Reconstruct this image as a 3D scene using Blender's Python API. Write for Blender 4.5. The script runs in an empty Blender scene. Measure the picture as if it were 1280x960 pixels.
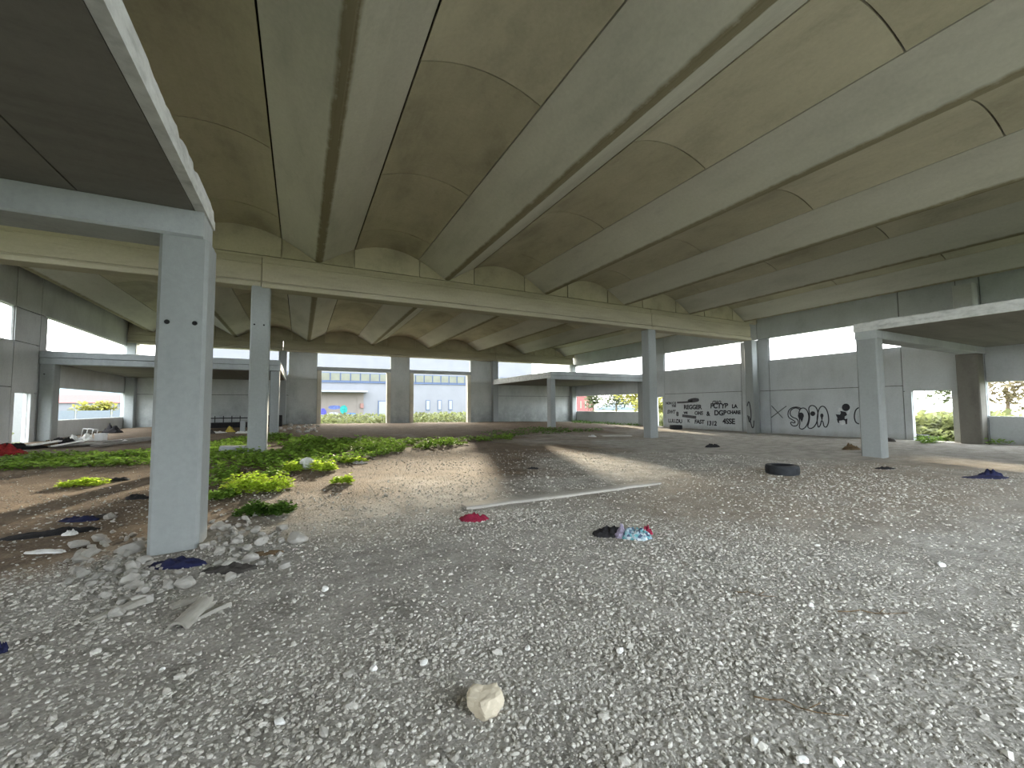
import bpy, bmesh, math, random
import numpy as np
from mathutils import Vector, Matrix, noise
random.seed(7); rng = np.random.default_rng(7)
SC = bpy.context.scene; COL = SC.collection
R = math.radians

# ------------------------------------------------------------------ helpers
def link(o): COL.objects.link(o); return o

def tag(o, label=None, cat=None, group=None, kind=None):
    if label: o['label'] = label
    if cat: o['category'] = cat
    if group: o['group'] = group
    if kind: o['kind'] = kind
    return o

def mk(name, bm, mat, parent=None, smooth=False):
    me = bpy.data.meshes.new(name); bm.normal_update(); bm.to_mesh(me); bm.free()
    if mat:
        for m in (mat if isinstance(mat, (list, tuple)) else [mat]): me.materials.append(m)
    if smooth: me.polygons.foreach_set('use_smooth', [True]*len(me.polygons))
    o = link(bpy.data.objects.new(name, me))
    if parent: o.parent = parent
    return o

def empty(name, loc=(0, 0, 0)):
    o = link(bpy.data.objects.new(name, None)); o.location = loc; o.empty_display_size = .2
    return o

def box(bm, x0, x1, y0, y1, z0, z1, M=None, bev=0):
    r = bmesh.ops.create_cube(bm, size=1)
    v = r['verts']
    for q in v:
        q.co = Vector(((x0+x1)/2+q.co.x*(x1-x0), (y0+y1)/2+q.co.y*(y1-y0), (z0+z1)/2+q.co.z*(z1-z0)))
    if bev:
        es = list({e for q in v for e in q.link_edges})
        rr = bmesh.ops.bevel(bm, geom=es, offset=bev, segments=1, affect='EDGES')
        v = list({q for f in rr['faces'] for q in f.verts} | {q for q in v if q.is_valid})
    if M is not None: bmesh.ops.transform(bm, matrix=M, verts=[q for q in v if q.is_valid])
    return v

def prism(bm, pts, axis, a, b):
    """pts: 2D section; axis 'x': pts=(y,z), 'y': pts=(x,z), 'z': pts=(x,y)."""
    def P(p, t):
        return {'x': (t, p[0], p[1]), 'y': (p[0], t, p[1]), 'z': (p[0], p[1], t)}[axis]
    A = [bm.verts.new(P(p, a)) for p in pts]; B = [bm.verts.new(P(p, b)) for p in pts]
    n = len(pts)
    for i in range(n):
        bm.faces.new((A[i], A[(i+1) % n], B[(i+1) % n], B[i]))
    fs = [bm.faces.new(A), bm.faces.new(B[::-1])]
    bmesh.ops.recalc_face_normals(bm, faces=bm.faces[:])
    return fs

def tube(bm, p0, p1, r, n=8):
    p0, p1 = Vector(p0), Vector(p1); d = p1-p0
    M = Matrix.Translation((p0+p1)/2) @ d.to_track_quat('Z', 'Y').to_matrix().to_4x4()
    bmesh.ops.create_cone(bm, cap_ends=True, segments=n, radius1=r, radius2=r, depth=d.length, matrix=M)

def mesh_np(name, V, Fc, mat, parent=None, smooth=False):
    """V (n,3) float, Fc (m,k) int, all faces the same size."""
    me = bpy.data.meshes.new(name); k = Fc.shape[1]
    me.vertices.add(len(V)); me.vertices.foreach_set('co', V.astype(np.float32).ravel())
    me.loops.add(Fc.size); me.loops.foreach_set('vertex_index', Fc.astype(np.int32).ravel())
    me.polygons.add(len(Fc)); me.polygons.foreach_set('loop_start', np.arange(0, Fc.size, k, dtype=np.int32))
    me.polygons.foreach_set('use_smooth', np.full(len(Fc), smooth))
    me.update(calc_edges=True); me.validate()
    me.materials.append(mat)
    o = link(bpy.data.objects.new(name, me))
    if parent: o.parent = parent
    return o

# ------------------------------------------------------------------ camera
FPX, YAW, PIT, ROL, CH = 516.3174, R(27.1305), R(3.155), R(-.3659), 1.6
fw = Vector((math.sin(YAW)*math.cos(PIT), math.cos(YAW)*math.cos(PIT), math.sin(PIT)))
rt = Vector((math.cos(YAW), -math.sin(YAW), 0)); up = rt.cross(fw)
r2 = rt*math.cos(ROL)+up*math.sin(ROL); u2 = -rt*math.sin(ROL)+up*math.cos(ROL)
cam = bpy.data.cameras.new('camera'); cam.sensor_width = 36; cam.lens = FPX/1280*36
cam.clip_start = .05; cam.clip_end = 2000
co = link(bpy.data.objects.new('camera', cam))
co.matrix_world = Matrix(((r2.x, u2.x, -fw.x, 0), (r2.y, u2.y, -fw.y, 0), (r2.z, u2.z, -fw.z, CH), (0, 0, 0, 1)))
SC.camera = co

# ------------------------------------------------------------------ ground height
KX = [-11, -1, 7, 15.5, 26]; KY = [6, 15.2, 24.4, 34.4]
KZ = [[.02, .0, 0, 0, 0], [.2, .2, .08, 0, -.06], [.28, .3, .22, .15, .02], [.44, .42, .34, .25, .06]]
def lerp_idx(K, v):
    if v <= K[0]: return 0, 0.
    if v >= K[-1]: return len(K)-2, 1.
    for i in range(len(K)-1):
        if v <= K[i+1]:
            t = (v-K[i])/(K[i+1]-K[i]); return i, t
def gz0(x, y):
    i, tx = lerp_idx(KX, x); j, ty = lerp_idx(KY, y)
    tx = tx*tx*(3-2*tx)
    a = KZ[j][i]*(1-tx)+KZ[j][i+1]*tx; b = KZ[j+1][i]*(1-tx)+KZ[j+1][i+1]*tx
    return a*(1-ty)+b*ty
def bump(x, y, cx, cy, rx, ry, h):
    d = ((x-cx)/rx)**2+((y-cy)/ry)**2
    return h*math.exp(-d)
def gz(x, y):
    z = gz0(x, y)
    z += bump(x, y, -1.75, 5.25, .75, .55, .07)+bump(x, y, -.55, 6.0, .6, .6, .07)
    z += .022*noise.noise((x*.55, y*.55, 3))+.012*noise.noise((x*1.7, y*1.7, 8))
    return z
def ray(px, py): return fw*FPX+r2*(px-640)+u2*(480-py)
def at(px, py):
    d = ray(px, py); z = 0
    for _ in range(12):
        p = Vector((0, 0, CH))+d*((z-CH)/d.z); z = gz(p.x, p.y)
    return Vector((p.x, p.y, z))

# ------------------------------------------------------------------ materials
def new_mat(name):
    m = bpy.data.materials.new(name); m.use_nodes = True
    nt = m.node_tree; b = nt.nodes['Principled BSDF']
    return m, nt, b
def N(nt, typ, **kw):
    n = nt.nodes.new(typ)
    for k, v in kw.items():
        if k in n.inputs: n.inputs[k].default_value = v
        else: setattr(n, k, v)
    return n
def ramp(nt, fac, stops):
    n = nt.nodes.new('ShaderNodeValToRGB'); cr = n.color_ramp
    while len(cr.elements) < len(stops): cr.elements.new(.5)
    for e, (p, c) in zip(cr.elements, stops):
        e.position = p; e.color = (*c, 1) if len(c) == 3 else c
    nt.links.new(fac, n.inputs[0]); return n
def mixc(nt, fac, a, b, mode='MIX'):
    n = nt.nodes.new('ShaderNodeMix'); n.data_type = 'RGBA'; n.blend_type = mode
    for sock, v in ((n.inputs[0], fac), (n.inputs[6], a), (n.inputs[7], b)):
        if hasattr(v, 'is_output'): nt.links.new(v, sock)
        elif isinstance(v, (int, float)): sock.default_value = v
        else: sock.default_value = (*v, 1)
    return n.outputs[2]
def pos(nt, scale=(1, 1, 1)):
    g = nt.nodes.new('ShaderNodeNewGeometry'); mp = nt.nodes.new('ShaderNodeMapping')
    mp.inputs['Scale'].default_value = scale
    nt.links.new(g.outputs['Position'], mp.inputs[0]); return mp.outputs[0]
def nz(nt, vec, scale, detail=5, rough=.6):
    n = N(nt, 'ShaderNodeTexNoise'); n.inputs['Scale'].default_value = scale
    n.inputs['Detail'].default_value = detail; n.inputs['Roughness'].default_value = rough
    nt.links.new(vec, n.inputs['Vector']); return n.outputs['Fac']
def mth(nt, op, a, b=None, c=None):
    n = nt.nodes.new('ShaderNodeMath'); n.operation = op
    for i, v in enumerate((a, b, c)):
        if v is None: continue
        if hasattr(v, 'is_output'): nt.links.new(v, n.inputs[i])
        else: n.inputs[i].default_value = v
    return n.outputs[0]
def bumpn(nt, b, h, strength=.3, dist=.02):
    n = N(nt, 'ShaderNodeBump'); n.inputs['Strength'].default_value = strength; n.inputs['Distance'].default_value = dist
    nt.links.new(h, n.inputs['Height']); nt.links.new(n.outputs[0], b.inputs['Normal'])

def concrete(name, c, dark=.72, light=1.14, stretch=(1, 1, 1), stain=None, island=False, low=None):
    m, nt, b = new_mat(name)
    d = tuple(v*dark for v in c); l = tuple(min(1, v*light) for v in c)
    p = pos(nt); ps = pos(nt, stretch)
    big = nz(nt, ps, .9, 6, .62); fine = nz(nt, p, 14, 4, .7)
    col = ramp(nt, big, [(.28, d), (.5, c), (.72, l)]).outputs[0]
    col = mixc(nt, .2, col, ramp(nt, fine, [(.3, tuple(v*.7 for v in c)), (.65, tuple(min(1, v*1.2) for v in c))]).outputs[0])
    blot = nz(nt, ps, 2.6, 8, .75)
    col = mixc(nt, ramp(nt, blot, [(.55, (0, 0, 0)), (.75, (.5, .5, .5))]).outputs[0], col, tuple(v*.68 for v in c))
    if island:          # every precast panel has its own tone
        g = nt.nodes.new('ShaderNodeNewGeometry')
        col = mixc(nt, 1, col, ramp(nt, g.outputs['Random Per Island'], [(0, (.84, .83, .80)), (1, (1.08, 1.08, 1.08))]).outputs[0], 'MULTIPLY')
    if stain:           # run-off stain along an arris between two heights
        sx = nt.nodes.new('ShaderNodeSeparateXYZ'); g = nt.nodes.new('ShaderNodeNewGeometry')
        nt.links.new(g.outputs['Position'], sx.inputs[0])
        z0, z1, sc = stain
        mr = N(nt, 'ShaderNodeMapRange'); nt.links.new(sx.outputs['Z'], mr.inputs[0])
        mr.inputs[1].default_value = z1; mr.inputs[2].default_value = z0; mr.inputs[3].default_value = 0; mr.inputs[4].default_value = 1
        e = mth(nt, 'MULTIPLY', mr.outputs[0], mth(nt, 'ADD', nz(nt, p, 3.5, 6, .7), .25))
        col = mixc(nt, ramp(nt, e, [(.28, (0, 0, 0)), (.62, (.85, .85, .85))]).outputs[0], col, sc)
    if low:             # patchy darker tone towards the foot
        sx = nt.nodes.new('ShaderNodeSeparateXYZ'); g = nt.nodes.new('ShaderNodeNewGeometry')
        nt.links.new(g.outputs['Position'], sx.inputs[0])
        mr = N(nt, 'ShaderNodeMapRange'); nt.links.new(sx.outputs['Z'], mr.inputs[0])
        mr.inputs[1].default_value = low[1]; mr.inputs[2].default_value = low[0]; mr.inputs[3].default_value = 0; mr.inputs[4].default_value = 1
        e = mth(nt, 'MULTIPLY', mr.outputs[0], mth(nt, 'ADD', nz(nt, p, 1.7, 6, .7), .2))
        col = mixc(nt, ramp(nt, e, [(.3, (0, 0, 0)), (.7, (.7, .7, .7))]).outputs[0], col, low[2])
    nt.links.new(col, b.inputs['Base Color']); b.inputs['Roughness'].default_value = .9
    b.inputs['Specular IOR Level'].default_value = .25
    bumpn(nt, b, mth(nt, 'ADD', fine, mth(nt, 'MULTIPLY', blot, .8)), .22, .012)
    return m

def plain(name, c, rough=.8, var=.25, scale=6, bump=0, spec=.3):
    m, nt, b = new_mat(name); p = pos(nt)
    f = nz(nt, p, scale, 5, .6)
    col = ramp(nt, f, [(.3, tuple(v*(1-var) for v in c)), (.7, tuple(min(1, v*(1+var)) for v in c))]).outputs[0]
    nt.links.new(col, b.inputs['Base Color']); b.inputs['Roughness'].default_value = rough
    b.inputs['Specular IOR Level'].default_value = spec
    if bump: bumpn(nt, b, f, bump, .02)
    return m

M_col = concrete('column_concrete', (.275, .29, .283), .88, 1.1, (1, 1, .35))
M_mid = concrete('mezzanine_concrete', (.33, .35, .345), .78, 1.15, (1, 1, .5))
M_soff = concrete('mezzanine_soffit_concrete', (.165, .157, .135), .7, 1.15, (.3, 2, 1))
M_beam = concrete('beam_concrete', (.42, .385, .295), .72, 1.16, (.35, 1, 2.2))
M_rib = concrete('rib_concrete', (.51, .495, .44), .76, 1.13, (1, .3, 1), stain=(6.57, 6.655, (.17, .14, .075)))
M_vault = concrete('vault_concrete', (.48, .445, .345), .66, 1.18, (1, .5, 1), island=True)
M_deck = plain('deck_dark', (.05, .05, .045))
M_wall = concrete('wall_concrete', (.50, .51, .50), .82, 1.12, (1, 1, .6))
M_wallr = concrete('wall_graffiti_concrete', (.49, .52, .53), .84, 1.1, (1, 1, .6), low=(-.1, .6, (.26, .26, .24)))
M_wallf = concrete('far_wall_concrete', (.44, .455, .43), .75, 1.12, (1, 1, .5), low=(.2, 3.2, (.16, .18, .17)))
M_cream = concrete('door_frame_concrete', (.50, .47, .38), .8, 1.1)
M_edge = concrete('broken_slab_edge', (.52, .53, .51), .6, 1.2, (4, 4, 8))
M_hole = plain('hole_dark', (.01, .01, .01))
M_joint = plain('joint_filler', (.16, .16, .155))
M_black = plain('black_spray_paint', (.025, .025, .03), .7, .3)
M_greyp = plain('faded_spray_paint', (.09, .09, .095), .8, .3)
M_whitep = plain('white_spray_paint', (.6, .62, .62), .8, .1)

# ------------------------------------------------------------------ world, sun
w = bpy.data.worlds.new('hazy_sky'); SC.world = w; w.use_nodes = True
nt = w.node_tree; bg = nt.nodes['Background']
tc = nt.nodes.new('ShaderNodeTexCoord'); sx = nt.nodes.new('ShaderNodeSeparateXYZ')
nt.links.new(tc.outputs['Generated'], sx.inputs[0])
c1 = ramp(nt, mth(nt, 'MULTIPLY_ADD', sx.outputs['Y'], .5, .5), [(.1, (.84, .92, 1.0)), (.9, (1.0, .98, .93))]).outputs[0]
nt.links.new(c1, bg.inputs[0]); bg.inputs[1].default_value = 1.0
AZ, EL = R(20.3), R(11.1)
sd = bpy.data.lights.new('low_sun', 'SUN'); sd.energy = 1.25; sd.angle = R(1.6); sd.color = (1, .87, .66)
so = link(bpy.data.objects.new('low_sun', sd))
so.rotation_euler = Vector((-math.sin(AZ)*math.cos(EL), -math.cos(AZ)*math.cos(EL), -math.sin(EL))).to_track_quat('-Z', 'Y').to_euler()
SC.view_settings.view_transform = 'Standard'; SC.view_settings.look = 'None'
SC.view_settings.gamma = 1; SC.view_settings.use_curve_mapping = False
SC.view_settings.exposure = 3.75
try:
    SC.cycles.use_denoising = True; SC.cycles.denoiser = 'OPENIMAGEDENOISE'
except Exception: pass
SC.cycles.max_bounces = 10; SC.cycles.diffuse_bounces = 7; SC.cycles.sample_clamp_indirect = 6

XL, XR = -9.8, 24.65
YN, YF = -3.48, 34.4
CX = [-1.18, 15.78]

# ------------------------------------------------------------------ floor
def floor_material():
    m, nt, b = new_mat('gravel_ground'); p = pos(nt)
    big = nz(nt, p, .35, 6, .6); med = nz(nt, p, 2.2, 6, .7); fine = nz(nt, p, 38, 5, .75)
    grey = ramp(nt, med, [(.3, (.24, .23, .20)), (.52, (.42, .40, .36)), (.75, (.56, .54, .49))]).outputs[0]
    brown = ramp(nt, med, [(.3, (.10, .072, .048)), (.6, (.19, .135, .085)), (.8, (.29, .215, .14))]).outputs[0]
    g = nt.nodes.new('ShaderNodeNewGeometry'); s = nt.nodes.new('ShaderNodeSeparateXYZ')
    nt.links.new(g.outputs['Position'], s.inputs[0])
    # brown leafy soil beyond the gravelled stretch on the left and a brown drift to the right
    def blob(cx, cy, rx, ry):
        a = mth(nt, 'DIVIDE', mth(nt, 'SUBTRACT', s.outputs['X'], cx), rx); c = mth(nt, 'DIVIDE', mth(nt, 'SUBTRACT', s.outputs['Y'], cy), ry)
        q = mth(nt, 'ADD', mth(nt, 'MULTIPLY', a, a), mth(nt, 'MULTIPLY', c, c))
        return mth(nt, 'SUBTRACT', 1.25, q)
    q = blob(0, 14.5, 11, 7.4)
    q = mth(nt, 'MAXIMUM', q, blob(-4.2, 9, 5, 4.2)); q = mth(nt, 'MAXIMUM', q, blob(4, 30, 26, 15))
    q = mth(nt, 'ADD', q, mth(nt, 'MULTIPLY', mth(nt, 'SUBTRACT', big, .5), 1.8))
    fac = ramp(nt, q, [(.1, (0, 0, 0)), (.75, (.92, .92, .92))]).outputs[0]
    tan = ramp(nt, med, [(.3, (.30, .255, .20)), (.6, (.42, .36, .285)), (.8, (.50, .44, .36))]).outputs[0]
    q2 = mth(nt, 'ADD', blob(10, 4.6, 7.5, 2.6), mth(nt, 'MULTIPLY', mth(nt, 'SUBTRACT', big, .5), 3.0))
    grey = mixc(nt, ramp(nt, q2, [(.1, (0, 0, 0)), (1.0, (.85, .85, .85))]).outputs[0], grey, tan)
    col = mixc(nt, fac, grey, brown)
    vo = N(nt, 'ShaderNodeTexVoronoi'); vo.inputs['Scale'].default_value = 26; nt.links.new(p, vo.inputs['Vector'])
    sep = nt.nodes.new('ShaderNodeSeparateColor'); nt.links.new(vo.outputs['Color'], sep.inputs[0])
    light = ramp(nt, sep.outputs[0], [(.55, (0, 0, 0)), (.9, (.75, .75, .75))]).outputs[0]
    stone = ramp(nt, sep.outputs[1], [(0, (.26, .25, .22)), (1, (.48, .46, .42))]).outputs[0]
    inside = ramp(nt, vo.outputs['Distance'], [(.25, (1, 1, 1)), (.5, (0, 0, 0))]).outputs[0]
    col = mixc(nt, mth(nt, 'MULTIPLY', mixc(nt, 1, light, inside, 'MULTIPLY'), mth(nt, 'SUBTRACT', 1, mth(nt, 'MULTIPLY', fac, .75))), col, stone)
    col = mixc(nt, .85, col, ramp(nt, fine, [(.3, (.42, .42, .42)), (.5, (.85, .85, .85)), (.7, (1, 1, 1))]).outputs[0], 'MULTIPLY')
    nt.links.new(col, b.inputs['Base Color']); b.inputs['Roughness'].default_value = .95; b.inputs['Specular IOR Level'].default_value = .15
    h = mth(nt, 'ADD', mth(nt, 'MULTIPLY', mth(nt, 'SUBTRACT', 1, vo.outputs['Distance']), .8), fine)
    bumpn(nt, b, h, .7, .025)
    return m
M_ground = floor_material()
nx, ny = 250, 300
gx = np.linspace(XL-.25, XR+.25, nx); gy = np.linspace(-6, YF+.3, ny)
V = np.empty((ny, nx, 3))
for j, y in enumerate(gy):
    for i, x in enumerate(gx): V[j, i] = (x, y, gz(x, y))
idx = np.arange(nx*ny).reshape(ny, nx)
Fc = np.stack([idx[:-1, :-1], idx[:-1, 1:], idx[1:, 1:], idx[1:, :-1]], -1).reshape(-1, 4)
fl = mesh_np('floor', V.reshape(-1, 3), Fc, M_ground, smooth=True)
tag(fl, 'grey brown gravel and soil ground of the abandoned hall', 'ground', kind='structure')

# ------------------------------------------------------------------ ceiling ribs and vault panels
RIBX = [-8.7, -4.09, .48, 5.05, 9.62, 14.2, 18.82, 23.5]
ORD = ['first', 'second', 'third', 'fourth', 'fifth', 'sixth', 'seventh', 'eighth', 'ninth']
ZJ, ZB, HW = 7.21, 6.57, 1.12
def rib_mesh(y0, y1):
    bm = bmesh.new()
    pts = [(-HW, 7.46), (-HW, ZJ), (-.58, 6.90), (-.065, ZB), (.065, ZB), (.58, 6.90), (HW, ZJ), (HW, 7.46)]
    prism(bm, pts, 'y', y0, y1)
    es = [e for e in bm.edges if abs(e.verts[0].co.z-ZB) < 1e-4 and abs(e.verts[1].co.z-ZB) < 1e-4 and abs(e.verts[0].co.y-e.verts[1].co.y) > 1]
    bmesh.ops.bevel(bm, geom=es, offset=.025, segments=2, affect='EDGES')
    return bm
def vault_mesh(x0, x1, joints):
    bm = bmesh.new(); n = 12; s = .25 if x1-x0 > 2 else .1
    for a, b in zip(joints[:-1], joints[1:]):
        pts = []
        for i in range(n+1):
            t = i/n; pts.append((x0+(x1-x0)*t, ZJ+.0+4*s*t*(1-t)))
        pts += [(x, z+.06) for x, z in pts[::-1]]
        prism(bm, pts, 'y', a+.015, b-.015)
    return bm
BAYS = [('near', -3.35, 15.4, [-3.35, -.95, 2.72, 6.36, 10.05, 13.7, 15.4]), ('far', 15.52, 34.24, [15.52, 16.95, 20.63, 24.3, 28.0, 31.7, 34.24])]
for bay, y0, y1, jn in BAYS:
    first = None
    for k, x in enumerate(RIBX[::-1]):
        if first is None:
            first = mk('ceiling_rib', rib_mesh(y0, y1), M_rib); o = first
        else:
            o = link(first.copy())
        o.location.x = x
        tag(o, f'V-shaped concrete roof rib over the {bay} bay, {ORD[k]} from the right wall', 'ceiling rib', f'roof ribs of the {bay} bay')
    edges = [XL]+[v for x in RIBX for v in (x-HW-.035, x+HW+.035)]+[XR]
    pairs = [(edges[i], edges[i+1]) for i in range(0, len(edges), 2)]
    for k, (a, b) in enumerate(pairs[::-1]):
        o = mk('vault_panel', vault_mesh(a, b, jn), M_vault, smooth=False)
        tag(o, f'arched strip of jointed concrete vault panels, {ORD[k]} from the right wall in the {bay} bay', 'vault panel', f'vault panels of the {bay} bay', kind='structure')
bm = bmesh.new(); box(bm, XL-.3, XR+.3, -6, YF+.4, 7.62, 7.8)
tag(mk('ceiling', bm, M_deck), 'dark roof deck above the ribs and vaults', 'ceiling', kind='structure')

# ------------------------------------------------------------------ cross beams
def beam_profile(y, f=1, z0=5.45, z1=6.5):
    """front face looks towards -y, back face at y+.5"""
    h = [(-.05, z0+.02), (-.05, z0+.13), (-.02, z0+.16), (.05, z0+.165), (.05, z0+.205), (0, z0+.215), (0, z1-.25), (-.015, z1-.24), (-.015, z1-.215), (.05, z1-.19), (.05, z1)]
    f_ = [(y+a, z) for a, z in h]; g_ = [(y+.5-a, z) for a, z in h[::-1]]
    return f_+g_+[(y+.53, z0), (y-.03, z0)]
def cross_beam(x0, x1, y, label, z0=5.45, z1=6.5):
    bm = bmesh.new(); prism(bm, beam_profile(y, 1, z0, z1), 'x', x0+.012, x1-.012)
    return tag(mk('cross_beam', bm, M_beam), label, 'beam', 'precast cross beams')
B1, B2, B0 = 15.2, 34.0, -3.62
cross_beam(XL+.02, CX[0], B1+.05, 'concrete cross beam running left from second column, half hidden by near column', 5.47, 6.46)
cross_beam(CX[0], CX[1], B1, 'long olive-stained concrete cross beam spanning the middle of the hall')
cross_beam(CX[1], XR-.9, B1, 'concrete cross beam from the middle right column to the graffiti wall')
cross_beam(XL+.02, CX[0], B2-.02, 'far cross beam above the left mezzanine', 5.75, 6.52)
cross_beam(CX[0], CX[1], B2-.02, 'far cross beam above the two door openings', 5.75, 6.52)
cross_beam(CX[1], XR-.3, B2-.02, 'far cross beam above the far right mezzanine', 5.75, 6.52)
bm = bmesh.new(); prism(bm, beam_profile(B0), 'x', XL+.02, XR-.02)
tag(mk('cross_beam', bm, M_beam), 'cross beam behind the viewer at the open end', 'beam', 'precast cross beams')
# infill above the beams closing the vault ends (vertical joints beside each rib)
def infill(name, y0, y1, label):
    bm = bmesh.new(); edges = [XL]+[v for x in RIBX for v in (x-HW, x+HW)]+[XR]
    box(bm, XL, XR, y0+.07, y1-.07, 6.5, 7.6)
    for a, b in zip(edges[:-1], edges[1:]):
        box(bm, a+.028, b-.028, y0, y0+.065, 6.56, 7.6); box(bm, a+.028, b-.028, y1-.065, y1, 6.56, 7.6)
    tag(mk(name, bm, M_vault), label, 'wall', kind='structure')
infill('trim_1', B1+.16, B1+.36, 'concrete infill between rib ends on the middle cross beam')
infill('trim_2', B2+.2, B2+.42, 'concrete infill between rib ends on the far cross beam')
infill('trim_3', B0+.08, B0+.3, 'concrete infill between rib ends behind the viewer')

# ------------------------------------------------------------------ columns
def column(x0, x1, y0, y1, ztop, label, holes=None, mat=None, zb=-.4, cham=.035, group='concrete columns'):
    root = empty('concrete_column', ((x0+x1)/2, (y0+y1)/2, gz0((x0+x1)/2, (y0+y1)/2)))
    bm = bmesh.new(); c = cham
    pts = [(x0+c, y0), (x1-c, y0), (x1, y0+c), (x1, y1-c), (x1-c, y1), (x0+c, y1), (x0, y1-c), (x0, y0+c)]
    L = root.location
    prism(bm, [(a-L.x, b-L.y) for a, b in pts], 'z', zb-L.z, ztop-L.z)
    mk('shaft', bm, mat or M_col, root)
    if holes:
        for hx, hz in holes:
            bm = bmesh.new()
            bmesh.ops.create_cone(bm, cap_ends=True, segments=14, radius1=.028, radius2=.022, depth=.02,
                                  matrix=Matrix.Translation((hx-L.x, y0-L.y-.002, hz-L.z)) @ Matrix.Rotation(R(90), 4, 'X'))
            mk('fixing_hole', bm, M_hole, root)
    tag(root, label, 'column', group)
    return root
column(-1.44, -.985, 5.8, 6.32, 3.56, 'large pale grey concrete column in the left foreground with two holes', [(-1.34, 2.57), (-1.09, 2.575)])
column(-1.45, -.925, 15.2, 15.72, 5.5, 'concrete column standing in weeds behind the near left column', [(-1.34, 4.25), (-1.08, 4.25)])
column(15.5, 16.04, 15.2, 15.7, 5.46, 'slim concrete column under the beam joint, right of the hall middle')
column(23.8, 24.3, 15.2, 15.7, 5.46, 'concrete column against the right wall between the two graffiti panels')
column(15.55, 15.96, 6.04, 6.58, 3.62, 'pale concrete column carrying the right mezzanine corner, beside the tyre')
column(-1.4, -.98, 24.45, 24.95, 3.5, 'concrete column under the far left mezzanine corner')
column(15.55, 15.95, 24.42, 24.95, 3.52, 'thin grey column under the far right mezzanine corner')
column(23.98, 24.62, 6.12, 6.75, 3.62, 'dark column at right wall between door opening and window', mat=M_soff)  # darker concrete than its upper length
column(-9.78, -9.32, 24.4, 24.95, 3.52, 'column at left wall beside the rubbish heap', [(-9.62, 3.1)])
column(24.1, 24.62, 24.42, 24.95, 3.52, 'column at right wall by the far right window')
column(-1.45, -.93, 34.0, 34.5, 5.77, 'far column left of the first door opening')
column(15.52, 16.04, 34.0, 34.5, 5.77, 'far column right of the second door opening')
column(-9.78, -9.3, 33.9, 34.39, 3.6, 'lower corner column at the far left end of the hall under the mezzanine')
column(-9.78, -9.3, 33.9, 34.39, 5.77, 'upper corner column at the far left end of the hall above the mezzanine', zb=4.065)
column(24.1, 24.62, 33.9, 34.39, 3.6, 'lower corner column at the far right end of the hall under the mezzanine')
column(24.1, 24.62, 33.9, 34.39, 5.77, 'upper corner column at the far right end of the hall above the mezzanine', zb=4.065)
column(-9.78, -9.25, 15.25, 15.7, 5.5, 'column against the left wall under the left cross beam')
for x, lb in ((CX[0], 'left'), (CX[1], 'right')):
    column(x-.26, x+.26, B0, B0+.5, 5.46, f'{lb} column under the open end beam behind the viewer')

column(24.1, 24.62, 6.15, 6.75, 6.5, 'upper length of wall column standing above the right mezzanine slab', mat=M_wall, zb=4.17)
# ------------------------------------------------------------------ mezzanines
def mezz(x0, x1, y0, y1, zs, zt, zbeam, beam_y, side, label, plank=True, ragged=None, bx1=None):
    """slab of planks (underside joints along y) and an edge beam under it; side = x of the free edge"""
    root = empty('mezzanine', ((x0+x1)/2, (y0+y1)/2, zs)); L = root.location
    bm = bmesh.new()
    s = 1 if side == x1 else -1
    xa = side; e = .10
    k = 0; inner = side-s*e
    far = x0 if side == x1 else x1
    cur = inner; first = True
    while abs(cur-far) > .02:
        nxt = cur-s*(1.0 if first else 1.2); first = False
        if (nxt-far)*s < 0: nxt = far
        a, b = sorted((cur, nxt))
        box(bm, a+.009-L.x, b-.009-L.x, y0-L.y, y1-L.y, zs-L.z, zt-L.z-.02)
        cur = nxt
    box(bm, min(inner, far)-L.x, max(inner, far)-L.x, y0-L.y, y1-L.y, zs+.08-L.z, zt-.02-L.z)
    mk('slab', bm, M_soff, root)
    # edge strip, broken along its upper arris
    bm = bmesh.new(); n = 120
    prev = None
    for i in range(n+1):
        t = i/n; y = y0+(y1-y0)*t
        r = noise.noise((y*1.3, side, 0))*.5+noise.noise((y*5, side, 4))*.4
        chip = max(0, r)*.12*(ragged or .3)
        zz = zt-chip; out = .0+max(0, r)*.05*(ragged or .3)
        ring = [bm.verts.new((inner-s*.0-L.x, y-L.y, zs-.005-L.z)), bm.verts.new((side-L.x, y-L.y, zs-.005-L.z)), bm.verts.new((side-L.x, y-L.y, zs+.10-L.z)),
                bm.verts.new((side-s*.012-L.x, y-L.y, zs+.12-L.z)), bm.verts.new((side-s*(.015+out)-L.x, y-L.y, zz-.02-L.z)), bm.verts.new((side-s*(.03+out*1.6)-L.x, y-L.y, zz-L.z)), bm.verts.new((inner-L.x, y-L.y, zt-L.z))]
        if prev:
            for q in range(7):
                bm.faces.new((prev[q], prev[(q+1) % 7], ring[(q+1) % 7], ring[q]))
        else: bm.faces.new(ring)
        prev = ring
    bm.faces.new(prev[::-1]); bmesh.ops.recalc_face_normals(bm, faces=bm.faces[:])
    tag(mk('slab_edge', bm, M_edge, root), 'pale chipped slab edge')
    bm = bmesh.new(); by0, by1 = beam_y
    a, b = x0, x1
    if side == x1: b = x1-.02
    else: a = x0+.02
    c = .025
    prism(bm, [(by0-L.y, zs-.006-L.z), (by0-L.y, zbeam+c-L.z), (by0+c-L.y, zbeam-L.z), (by1-c-L.y, zbeam-L.z), (by1-L.y, zbeam+c-L.z), (by1-L.y, zs-.006-L.z)], 'x', a-L.x, b-L.x)
    mk('edge_beam', bm, M_mid, root)
    tag(root, label, 'mezzanine'); return root
mezz(XL+.02, -1.02, -3.08, 6.36, 3.885, 4.16, 3.57, (5.8, 6.34), -1.02, 'dark mezzanine slab overhead at upper left with a chipped pale edge', ragged=1.0)
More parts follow.
